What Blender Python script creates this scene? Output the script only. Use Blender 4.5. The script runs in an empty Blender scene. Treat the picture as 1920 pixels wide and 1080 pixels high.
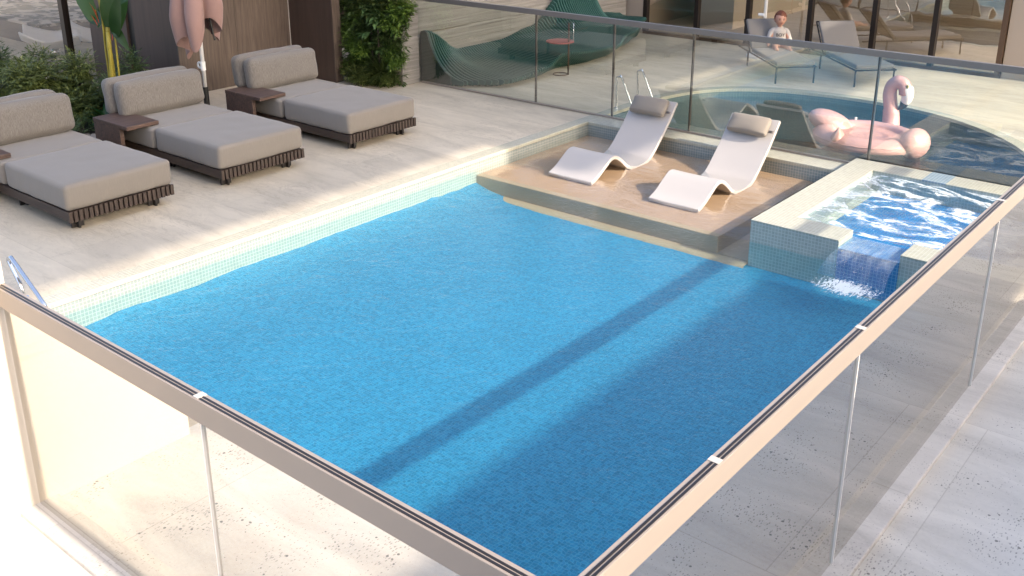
import bpy, bmesh, math, random
from mathutils import Vector, Matrix, noise, geometry
random.seed(7)
C = bpy.context.scene
COL = C.collection
R = math.radians

# ---------------------------------------------------------------- camera
cd = bpy.data.cameras.new('camera'); cam = bpy.data.objects.new('camera', cd); COL.objects.link(cam)
C.camera = cam
cd.sensor_width = 36; cd.lens = 1875.333 / 1920 * 36
cd.shift_x = (960 - 958.33) / 1920; cd.shift_y = -(540 - 387.64) / 1920
cd.clip_start = 0.05; cd.clip_end = 3000
pi_, ya, ro = 0.341074, -0.689743, -0.00139334
fw = Vector((math.sin(ya) * math.cos(pi_), math.cos(ya) * math.cos(pi_), -math.sin(pi_)))
rt = fw.cross(Vector((0, 0, 1))).normalized(); up = rt.cross(fw)
r2 = rt * math.cos(ro) + up * math.sin(ro); u2 = -rt * math.sin(ro) + up * math.cos(ro)
cam.matrix_world = Matrix(((r2.x, u2.x, -fw.x, 6.141506), (r2.y, u2.y, -fw.y, -1.559572), (r2.z, u2.z, -fw.z, 2.784384), (0, 0, 0, 1)))

# ---------------------------------------------------------------- sky, sun, exposure
SUNDIR = Vector((1.67, 0.012, 1.0)).normalized()
w = bpy.data.worlds.new('World'); C.world = w; w.use_nodes = True
wt = w.node_tree; bg = wt.nodes['Background']
sky = wt.nodes.new('ShaderNodeTexSky'); sky.sky_type = 'NISHITA'; sky.sun_disc = False
sky.sun_elevation = math.asin(SUNDIR.z); sky.sun_rotation = R(89.6)
sky.dust_density = 5.0; sky.air_density = 0.8; sky.ozone_density = 0.5
wt.links.new(sky.outputs[0], bg.inputs[0]); bg.inputs[1].default_value = 0.15
sl = bpy.data.lights.new('sun', 'SUN'); sun = bpy.data.objects.new('sun', sl); COL.objects.link(sun)
sl.energy = 2.0; sl.angle = R(0.85); sl.color = (1.0, 0.87, 0.72)
sun.rotation_euler = SUNDIR.to_track_quat('Z', 'Y').to_euler(); sun.location = (9, 3, 9)
C.view_settings.view_transform = 'Standard'; C.view_settings.look = 'None'
C.view_settings.exposure = 1.95; C.view_settings.gamma = 1.0
C.cycles.max_bounces = 10; C.cycles.transparent_max_bounces = 24; C.cycles.diffuse_bounces = 4
C.cycles.caustics_reflective = False; C.cycles.caustics_refractive = False
C.cycles.sample_clamp_indirect = 4.0

# ---------------------------------------------------------------- materials
class N:
    def __init__(s, name):
        s.m = bpy.data.materials.new(name); s.m.use_nodes = True; s.t = s.m.node_tree
        s.b = s.t.nodes['Principled BSDF']; s.out = s.t.nodes['Material Output']
    def n(s, typ, **kw):
        d = s.t.nodes.new('ShaderNode' + typ)
        for k, v in kw.items():
            if k.startswith('i_'):
                k2 = k[2:]; k2 = int(k2) if k2.isdigit() else k2.replace('_', ' ')
                if isinstance(v, bpy.types.NodeSocket): s.t.links.new(v, d.inputs[k2])
                else: d.inputs[k2].default_value = v
            else: setattr(d, k, v)
        return d
    def l(s, a, b): s.t.links.new(a, b)
    def coord(s, kind='Object', scale=(1, 1, 1), rot=(0, 0, 0)):
        if kind == 'World': src = s.n('NewGeometry').outputs['Position']
        else: src = s.n('TexCoord').outputs[kind]
        return s.n('Mapping', i_Vector=src, i_Scale=scale, i_Rotation=rot).outputs[0]
    def noise(s, vec, scale=5, detail=4, rough=0.5, dist=0):
        return s.n('TexNoise', i_Vector=vec, i_Scale=scale, i_Detail=detail, i_Roughness=rough, i_Distortion=dist)
    def ramp(s, fac, stops, interp='LINEAR'):
        r = s.n('ValToRGB', i_Fac=fac); e = r.color_ramp.elements; r.color_ramp.interpolation = interp
        while len(e) < len(stops): e.new(0.5)
        for k, (p, c) in enumerate(stops):
            e[k].position = p; e[k].color = (c if len(c) == 4 else tuple(c) + (1,)) if not isinstance(c, float) else (c, c, c, 1)
        return r.outputs[0]
    def mix(s, fac, a, b, mode='MIX'):
        d = s.n('MixRGB', blend_type=mode)
        for k, v in ((0, fac), (1, a), (2, b)):
            if isinstance(v, bpy.types.NodeSocket): s.l(v, d.inputs[k])
            else: d.inputs[k].default_value = v if not isinstance(v, tuple) else (tuple(v) + (1,))[:4]
        return d.outputs[0]
    def math(s, op, a, b=0.0, c=0.0):
        d = s.n('Math', operation=op)
        for k, v in enumerate((a, b, c)):
            if isinstance(v, bpy.types.NodeSocket): s.l(v, d.inputs[k])
            else: d.inputs[k].default_value = v
        return d.outputs[0]
    def bump(s, h, strength=0.3, dist=0.01):
        b = s.n('Bump', i_Height=h, i_Strength=strength, i_Distance=dist)
        s.l(b.outputs[0], s.b.inputs['Normal']); return b.outputs[0]
    def col(s, c):
        if isinstance(c, tuple): s.b.inputs['Base Color'].default_value = (tuple(c) + (1,))[:4]
        else: s.l(c, s.b.inputs['Base Color'])
    def rough(s, v):
        if isinstance(v, bpy.types.NodeSocket): s.l(v, s.b.inputs['Roughness'])
        else: s.b.inputs['Roughness'].default_value = v

KEEP = {'polished_steel', 'frosted_edge', 'white_render', 'white_paint', 'shallow'}
def plain(name, c, rough=0.6, metal=0.0, var=0.12, scale=8, bump=0.0, spec=0.5):
    if name not in KEEP: c = tuple(x * 0.72 for x in c)
    m = N(name); v = m.coord()
    nz = m.noise(v, scale, 5, 0.6).outputs[0]
    m.col(m.mix(nz, tuple(x * (1 - var) for x in c), tuple(min(1, x * (1 + var)) for x in c)))
    m.rough(rough); m.b.inputs['Metallic'].default_value = metal
    m.b.inputs['Specular IOR Level'].default_value = spec
    if bump: m.bump(m.noise(v, scale * 12, 3).outputs[0], bump, 0.005)
    return m.m

def deck_stone(name, base, dark, slab=(1.2, 0.6), speck=0.0, streak=0.35):
    m = N(name); p = m.coord('World')
    st = m.coord('World', (0.6, 2.2, 1), (0, 0, R(12)))
    big = m.noise(st, 1.6, 6, 0.6, 0.6).outputs[0]
    mid = m.noise(st, 7, 8, 0.65, 0.8).outputs[0]
    fine = m.noise(p, 60, 4, 0.7).outputs[0]
    c = m.mix(m.ramp(big, [(0.35, 0.0), (0.68, 1.0)]), tuple(min(1, x * 1.06) for x in base), tuple(x * 0.74 for x in base))
    crk = m.ramp(mid, [(0.56, 0.0), (0.66, 1.0)])
    c = m.mix(m.math('MULTIPLY', crk, streak), c, dark)
    vein = m.noise(m.coord('World', (0.9, 2.6, 1), (0, 0, R(20))), 2.6, 9, 0.68, 1.8).outputs[0]
    vr = m.ramp(m.math('ABSOLUTE', m.math('SUBTRACT', vein, 0.5)), [(0.0, 1.0), (0.03, 0.0)])
    gate2 = m.ramp(m.noise(p, 1.1, 3).outputs[0], [(0.40, 0.0), (0.55, 1.0)])
    c = m.mix(m.math('MULTIPLY', m.math('MULTIPLY', vr, gate2), min(1, streak * 1.6)), c, dark)
    c = m.mix(m.math('MULTIPLY', m.ramp(fine, [(0.3, 0.0), (0.75, 1.0)]), 0.22), c, tuple(min(1, x * 1.25) for x in base))
    if speck:
        vo = m.n('TexVoronoi', i_Vector=p, i_Scale=26.0, i_Randomness=1.0)
        gate = m.ramp(m.noise(p, 3.2, 3).outputs[0], [(0.42, 0.0), (0.62, 1.0)])
        rnd = m.n('SeparateColor', i_Color=vo.outputs['Color']).outputs[0]
        size = m.math('MULTIPLY', m.math('GREATER_THAN', rnd, 0.45), m.math('MULTIPLY_ADD', gate, 0.16, 0.05))
        dot = m.math('LESS_THAN', m.math('ADD', vo.outputs['Distance'], m.math('MULTIPLY', fine, 0.12)), m.math('ADD', size, 0.03))
        pv = m.coord('World', (1.0, 0.45, 1), (0, 0, R(35)))
        vo2 = m.n('TexVoronoi', i_Vector=pv, i_Scale=90.0)
        d2 = m.math('LESS_THAN', vo2.outputs['Distance'], m.math('MULTIPLY_ADD', gate, 0.20, 0.08))
        c = m.mix(m.math('MULTIPLY', m.math('MAXIMUM', dot, m.math('MULTIPLY', d2, 0.6)), speck), c, dark)
    br = m.n('TexBrick', i_Vector=p, i_Scale=1.0, i_Color1=(1, 1, 1, 1), i_Color2=(0.88, 0.88, 0.88, 1), i_Mortar=(0.80, 0.79, 0.78, 1))
    br.offset = 0.5; br.inputs['Brick Width'].default_value = slab[0]; br.inputs['Row Height'].default_value = slab[1]
    br.inputs['Mortar Size'].default_value = 0.003; br.inputs['Mortar Smooth'].default_value = 0.3
    c = m.mix(1.0, c, br.outputs[0], 'MULTIPLY')
    m.col(c); m.rough(0.62); m.bump(m.math('SUBTRACT', fine, m.math('MULTIPLY', crk, 0.8)), 0.25, 0.004)
    return m.m

def tile(name, c1, c2, grout, size=0.027, mort=0.0028, rough=0.22, rnd=0.25, wob=0.0, g=0.76):
    c1, c2, grout = [tuple(x * g for x in q) for q in (c1, c2, grout)]
    m = N(name); uv = m.n('TexCoord').outputs['UV']
    if wob:
        nz = m.n('TexNoise', i_Vector=uv, i_Scale=14.0, i_Detail=3.0, i_Distortion=0.4).outputs['Color']
        uv = m.n('VectorMath', operation='ADD', i_0=uv, i_1=m.n('VectorMath', operation='SCALE', i_0=nz, i_Scale=wob).outputs[0]).outputs[0]
    br = m.n('TexBrick', i_Vector=uv, i_Scale=1.0, i_Color1=tuple(c1) + (1,), i_Color2=tuple(c2) + (1,), i_Mortar=tuple(grout) + (1,))
    br.offset = 0.0; br.squash = 1.0
    for k, v in (('Brick Width', size), ('Row Height', size), ('Mortar Size', mort), ('Mortar Smooth', 0.1)): br.inputs[k].default_value = v
    wn = m.n('TexWhiteNoise', i_Vector=m.n('VectorMath', operation='FLOOR', i_0=m.n('VectorMath', operation='SCALE', i_0=uv, i_Scale=1.0 / size).outputs[0]).outputs[0]).outputs[0]
    big = m.noise(uv, 1.7, 4).outputs[0]
    c = m.mix(1.0, br.outputs[0], m.mix(m.math('MULTIPLY', m.math('ADD', wn, m.math('MULTIPLY', big, 0.6)), rnd), (1.1, 1.1, 1.1), (0.7, 0.7, 0.72)), 'MULTIPLY')
    m.col(c); m.rough(rough)
    b = m.n('Bump', i_Height=br.outputs['Fac'], i_Strength=0.5, i_Distance=0.002, invert=True)
    m.l(b.outputs[0], m.b.inputs['Normal'])
    return m.m

def fabric(name, c, rough=0.9, melange=0.25, scale=1.0):
    c = tuple(x * (0.74 if 'taupe' in name else 0.72) for x in c)
    m = N(name); v = m.coord('Object', (260 * scale, 260 * scale, 14 * scale)); v2 = m.coord('Object', (14 * scale, 260 * scale, 260 * scale))
    a = m.noise(v, 1.0, 3, 0.6).outputs[0]; b = m.noise(v2, 1.0, 2).outputs[0]
    soft = m.noise(m.coord(), 5, 3).outputs[0]
    f = m.math('MULTIPLY', m.math('ADD', a, m.math('MULTIPLY', b, 0.12)), 1.0)
    c1 = m.mix(m.ramp(f, [(0.45, 0.0), (0.95, 1.0)]), tuple(x * (1 - melange) for x in c), tuple(min(1, x * (1 + melange)) for x in c))
    m.col(m.mix(m.math('MULTIPLY', soft, 0.2), c1, tuple(x * 0.8 for x in c))); m.rough(rough)
    m.b.inputs['Sheen Weight'].default_value = 0.15
    m.bump(f, 0.25, 0.0015); return m.m

def wood(name, c, dark, scale=1.0, axis='Z', rough=0.55, bumps=0.3):
    c = tuple(x * 0.7 for x in c); dark = tuple(x * 0.7 for x in dark)
    m = N(name)
    sc = {'Z': (9, 9, 0.6), 'Y': (9, 0.6, 9), 'X': (0.6, 9, 9)}[axis]
    v = m.coord('World', tuple(x * scale for x in sc))
    a = m.noise(v, 2.0, 8, 0.62, 1.4).outputs[0]; b = m.noise(v, 9.0, 4, 0.6, 0.3).outputs[0]
    f = m.math('ADD', m.math('MULTIPLY', a, 0.7), m.math('MULTIPLY', b, 0.3))
    m.col(m.mix(m.ramp(f, [(0.36, 0.0), (0.62, 1.0)]), dark, c)); m.rough(rough)
    m.bump(f, bumps, 0.004); return m.m

def water(name, tint=(0.90, 0.97, 1.0), bscale=3.0, bstr=0.25, bdist=0.02, fine=0.3, stretch=(1, 1, 1), foam=None, refl=0.98):
    m = N(name); m.t.nodes.remove(m.b)
    p = m.coord('World', stretch)
    a = m.noise(p, bscale, 5, 0.55, 0.8).outputs[0]; b = m.noise(p, bscale * 7, 3, 0.6, 0.5).outputs[0]
    h = m.math('ADD', a, m.math('MULTIPLY', b, fine))
    bp = m.n('Bump', i_Height=h, i_Strength=bstr, i_Distance=bdist).outputs[0]
    fc = m.n('LayerWeight', i_Blend=0.5, i_Normal=bp).outputs['Facing']
    fr = m.math('MULTIPLY_ADD', m.math('POWER', fc, 5.0), refl, 0.02)
    gl = m.n('BsdfGlossy', i_Roughness=0.03, i_Normal=bp, i_Color=(1, 1, 1, 1))
    tr = m.n('BsdfTransparent', i_Color=tuple(tint) + (1,))
    mx = m.n('MixShader', i_0=fr, i_1=tr.outputs[0], i_2=gl.outputs[0]).outputs[0]
    if foam:
        mask = foam(m)
        df = m.n('BsdfDiffuse', i_Color=(0.82, 0.88, 0.92, 1), i_Roughness=0.8)
        mx = m.n('MixShader', i_0=mask, i_1=mx, i_2=df.outputs[0]).outputs[0]
    m.l(mx, m.out.inputs[0]); return m.m

def glass(name, lo, hi, tint, face=(0.45, 0.62), gcol=(1, 1, 1), rough=0.0, bumpy=0.0):
    # coated pane: see-through face on, mirror-like at a grazing angle
    m = N(name); m.t.nodes.remove(m.b)
    lw = m.n('LayerWeight', i_Blend=0.5).outputs['Facing']
    f = m.n('MapRange', i_Value=lw, i_1=face[0], i_2=face[1], i_3=lo, i_4=hi, interpolation_type='SMOOTHSTEP').outputs[0]
    gl = m.n('BsdfGlossy', i_Roughness=rough, i_Color=tuple(gcol) + (1,)); tr = m.n('BsdfTransparent', i_Color=tuple(tint) + (1,))
    if bumpy:
        b = m.n('Bump', i_Height=m.noise(m.coord('World'), 2.5, 2).outputs[0], i_Strength=bumpy, i_Distance=0.01).outputs[0]
        m.l(b, gl.inputs['Normal'])
    m.l(m.n('MixShader', i_0=f, i_1=tr.outputs[0], i_2=gl.outputs[0]).outputs[0], m.out.inputs[0]); return m.m

def leafmat(name, c, c2, rough=0.45):
    c = tuple(x * 0.85 for x in c); c2 = tuple(x * 0.95 for x in c2)
    m = N(name); v = m.coord('World')
    rnd = m.n('NewGeometry').outputs['Random Per Island']
    a = m.noise(v, 6, 3).outputs[0]
    m.col(m.mix(m.math('ADD', m.math('MULTIPLY', rnd, 0.7), m.math('MULTIPLY', m.math('SUBTRACT', a, 0.35), 0.9)), c, c2)); m.rough(rough)
    tl = m.n('BsdfTranslucent'); m.l(m.b.inputs['Base Color'].links[0].from_socket, tl.inputs[0])
    mx = m.n('MixShader', i_0=0.25); m.l(m.b.outputs[0], mx.inputs[1]); m.l(tl.outputs[0], mx.inputs[2]); m.l(mx.outputs[0], m.out.inputs[0])
    return m.m

M = {}
M['deck'] = deck_stone('deck_travertine', (0.575, 0.51, 0.40), (0.30, 0.255, 0.20), (1.5, 0.75), 0.0, 0.32)
M['outer'] = deck_stone('outer_stone', (0.69, 0.665, 0.615), (0.15, 0.145, 0.135), (2.6, 1.7), 0.85, 0.03)
M['kerb'] = deck_stone('kerb_stone', (0.68, 0.65, 0.61), (0.2, 0.19, 0.185), (1.15, 0.85), 0.6, 0.1)
M['cope'] = tile('coping_mosaic', (0.56, 0.55, 0.44), (0.52, 0.52, 0.42), (0.66, 0.64, 0.54))
M['walltile'] = tile('wall_mosaic', (0.29, 0.35, 0.345), (0.32, 0.365, 0.35), (0.50, 0.51, 0.455))
M['spatile'] = tile('spa_front_mosaic', (0.46, 0.51, 0.45), (0.49, 0.53, 0.46), (0.64, 0.66, 0.60))
M['paletile'] = tile('pale_blue_mosaic', (0.26, 0.38, 0.46), (0.30, 0.41, 0.48), (0.5, 0.56, 0.6))
M['skytile'] = tile('light_blue_mosaic', (0.07, 0.25, 0.50), (0.10, 0.29, 0.54), (0.25, 0.46, 0.66))
M['bluetile'] = tile('blue_mosaic', (0.015, 0.22, 0.60), (0.03, 0.28, 0.66), (0.10, 0.40, 0.72))
M['floortile'] = tile('pool_floor_caustic_mosaic', (0.030, 0.25, 0.455), (0.045, 0.285, 0.49), (0.065, 0.325, 0.515), 0.020, 0.0025, 0.3, 0.75, 0.045)  # wavy pale grout and tile mottling: caustic light put into the mosaic colour
M['ledge'] = plain('beige_render', (0.50, 0.355, 0.235), 0.6, 0, 0.06, 3)
M['rpfloor'] = plain('brown_render', (0.085, 0.068, 0.054), 0.6, 0, 0.2, 2)
M['rptile'] = tile('round_pool_mosaic', (0.09, 0.17, 0.20), (0.12, 0.20, 0.22), (0.18, 0.26, 0.28))
M['rail'] = plain('champagne_metal', (0.44, 0.375, 0.32), 0.45, 0.15, 0.03, 3)
M['railgrey'] = plain('grey_rail', (0.27, 0.25, 0.235), 0.35, 0.4, 0.05)
M['gasket'] = plain('dark_gasket', (0.02, 0.014, 0.012), 0.4, 0, 0.1)
M['steel'] = plain('polished_steel', (0.75, 0.75, 0.76), 0.12, 1.0, 0.02)
M['post'] = plain('grey_post', (0.16, 0.14, 0.13), 0.35, 0.6, 0.05)
M['edge'] = plain('glass_edge', (0.62, 0.58, 0.53), 0.3, 0, 0.02)
M['seam'] = plain('frosted_edge', (0.90, 0.86, 0.80), 0.3, 0, 0.02)
M['cush'] = fabric('taupe_fabric', (0.285, 0.258, 0.228), 0.9, 0.08)
M['cushback'] = fabric('taupe_melange', (0.28, 0.255, 0.226), 0.9, 0.42)
M['bedwood'] = wood('bed_wood', (0.085, 0.056, 0.042), (0.04, 0.027, 0.021), 1.2, 'X')
M['slat'] = wood('slat_wood', (0.085, 0.058, 0.045), (0.045, 0.03, 0.024), 1.2, 'Z')
M['foot'] = plain('dark_foot', (0.018, 0.015, 0.014), 0.5)
M['tabwood'] = wood('table_wood', (0.16, 0.095, 0.07), (0.055, 0.035, 0.03), 1.6, 'Y')
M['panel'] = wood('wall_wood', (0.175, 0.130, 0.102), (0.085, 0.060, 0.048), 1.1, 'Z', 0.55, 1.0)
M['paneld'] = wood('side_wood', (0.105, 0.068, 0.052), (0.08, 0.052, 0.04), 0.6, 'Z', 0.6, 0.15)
M['black'] = plain('black_plastic', (0.012, 0.012, 0.012), 0.45)
M['white'] = plain('white_paint', (0.78, 0.78, 0.78), 0.4, 0, 0.03)
M['wall'] = plain('white_render', (0.60, 0.54, 0.47), 0.8, 0, 0.04, 2, 0.1)
M['beige'] = plain('beige_wall', (0.50, 0.42, 0.34), 0.8, 0, 0.05, 2, 0.1)
M['chaise'] = plain('white_shell', (0.60, 0.565, 0.54), 0.42, 0, 0.02, 5)
M['pillow'] = fabric('headrest_fabric', (0.34, 0.295, 0.245), 0.75, 0.08)
M['pink'] = plain('pink_vinyl', (0.76, 0.43, 0.40), 0.26, 0, 0.04, 4)
pb_ = N('pink_wrinkle'); pb_.col((0.55, 0.31, 0.29)); pb_.rough(0.24); pb_.bump(pb_.noise(pb_.coord('Object', (3, 3, 9)), 4.0, 4, 0.6, 1.2).outputs[0], 0.35, 0.03); M['pink'] = pb_.m
M['umb'] = fabric('blush_canvas', (0.43, 0.265, 0.232), 0.85, 0.06)
M['frame'] = plain('dark_frame', (0.028, 0.020, 0.017), 0.4, 0.3)
M['framebr'] = plain('bronze_frame', (0.13, 0.08, 0.05), 0.4, 0.3)
M['teal'] = plain('teal_lacquer', (0.055, 0.155, 0.130), 0.4, 0, 0.12, 3)
M['tealdark'] = plain('teal_panel', (0.035, 0.06, 0.058), 0.55, 0, 0.1, 3)
M['coral'] = plain('coral_top', (0.50, 0.14, 0.12), 0.35)
M['loungegrey'] = fabric('sling_grey', (0.24, 0.225, 0.21), 0.9, 0.05)
M['skin'] = plain('skin', (0.62, 0.34, 0.25), 0.5, 0, 0.05, 10)
M['hair'] = plain('auburn_hair', (0.17, 0.045, 0.018), 0.55, 0, 0.35, 60, 0.6)
M['shirt'] = fabric('white_cotton', (0.62, 0.58, 0.54), 0.9, 0.04)
M['ink'] = plain('dark_print', (0.03, 0.03, 0.035), 0.7)
M['eye'] = plain('dark_eye', (0.03, 0.025, 0.02), 0.2)
M['lip'] = plain('lip', (0.45, 0.15, 0.12), 0.5)
M['rug'] = plain('rug', (0.4, 0.36, 0.3), 0.95)
M['stem'] = plain('yellow_stem', (0.36, 0.30, 0.035), 0.5, 0, 0.35, 14)
M['flower'] = plain('orange_flower', (0.60, 0.085, 0.02), 0.45)
M['pebble'] = plain('pale_pebble', (0.42, 0.37, 0.32), 0.8, 0, 0.3, 12)
M['soil'] = plain('soil', (0.035, 0.026, 0.02), 0.95, 0, 0.3, 12, 0.8)
M['leaf_fluffy'] = leafmat('leaf_fluffy', (0.055, 0.12, 0.02), (0.19, 0.29, 0.05))
M['leaf_fern'] = leafmat('leaf_fern', (0.05, 0.085, 0.02), (0.20, 0.235, 0.065))
M['leaf_fern2'] = leafmat('leaf_fern2', (0.03, 0.06, 0.016), (0.11, 0.16, 0.045))
M['leaf_broad'] = leafmat('leaf_broad', (0.06, 0.13, 0.05), (0.14, 0.24, 0.08), 0.35)
M['leaf_spiky'] = leafmat('leaf_spiky', (0.022, 0.045, 0.012), (0.10, 0.13, 0.035), 0.35)
M['leaf_dark'] = leafmat('leaf_dark', (0.008, 0.035, 0.008), (0.02, 0.09, 0.015), 0.3)
M['leaf_banana'] = leafmat('leaf_banana', (0.015, 0.05, 0.012), (0.05, 0.12, 0.03), 0.3)
M['glass'] = glass('fence_glass', 0.10, 0.90, (0.95, 0.98, 0.96), (0.29, 0.44), (0.72, 0.69, 0.645), 0.0)
M['glasst'] = glass('tinted_fence_glass', 0.17, 0.90, (0.76, 0.82, 0.79), (0.45, 0.70), (1.0, 1.0, 1.0), 0.0)
M['glassh'] = glass('house_glass', 0.10, 0.30, (0.80, 0.77, 0.73), (0.4, 0.8), (1, 1, 1), 0.0, 0.15)
M['glassb'] = glass('window_glass', 0.30, 0.7, (0.80, 0.78, 0.75), (0.4, 0.8), (1, 1, 1), 0.0, 0.15)
def foam_spa(m):
    p = m.coord('World', (1.0, 1.6, 1)); a = m.noise(p, 1.25, 4, 0.55, 1.6).outputs[0]; b = m.noise(p, 8, 7, 0.72, 1.2).outputs[0]
    ridge = m.math('SUBTRACT', 1.0, m.math('MULTIPLY', m.math('ABSOLUTE', m.math('SUBTRACT', a, 0.5)), 8.0))
    f = m.math('ADD', ridge, m.math('MULTIPLY', m.math('SUBTRACT', b, 0.5), 2.6))
    return m.ramp(m.math('MULTIPLY', f, 0.5), [(0.24, 0.0), (0.72, 0.95)])
def foam_fall(m):
    p = m.coord('World', (3.0, 1.0, 1)); b = m.noise(p, 16, 6, 0.75, 1.0).outputs[0]
    sp = m.n('SeparateXYZ', i_Vector=m.n('NewGeometry').outputs['Position'])
    dx = m.math('DIVIDE', m.math('SUBTRACT', sp.outputs[0], 3.86), 0.26); dy = m.math('DIVIDE', m.math('SUBTRACT', sp.outputs[1], 4.90), 0.18)
    d = m.math('SQRT', m.math('ADD', m.math('MULTIPLY', dx, dx), m.math('MULTIPLY', dy, dy)))
    f = m.math('ADD', m.math('SUBTRACT', 0.85, d), m.math('MULTIPLY', m.math('SUBTRACT', b, 0.5), 3.4))
    return m.math('MULTIPLY', m.ramp(f, [(0.05, 0.0), (0.45, 0.8)]), m.math('LESS_THAN', d, 1.6))
M['water'] = water('pool_water', (0.83, 0.975, 0.99), 6.0, 0.5, 0.026, 0.5, (1, 1, 1), foam_fall, 0.72)
M['ledgewater'] = water('ledge_water', (0.97, 0.97, 0.96), 2.2, 0.6, 0.025, 0.12, (0.9, 1.3, 1), None, 1.5)
M['spawater'] = water('spa_water', (0.85, 0.96, 1.0), 4.0, 0.9, 0.05, 0.7, (1, 1, 1), foam_spa)
M['rpwater'] = water('round_pool_water', (0.78, 0.82, 0.80), 2.2, 0.9, 0.07, 0.25, (0.7, 1.8, 1))
def foam_sheet(m):
    b = m.noise(m.coord('World', (5.0, 2.0, 2.0)), 4, 4, 0.6, 0.4).outputs[0]
    return m.ramp(b, [(0.42, 0.06), (0.85, 0.24)])
M['fall'] = water('waterfall_sheet', (0.50, 0.82, 1.0), 9.0, 0.6, 0.025, 0.5, (3, 1, 0.6), foam_sheet)

# under water the tiles and render lose most of their surface gloss
for k_ in ('floortile', 'ledge', 'rpfloor'):
    M[k_].node_tree.nodes['Principled BSDF'].inputs['Specular IOR Level'].default_value = 0.08

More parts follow.
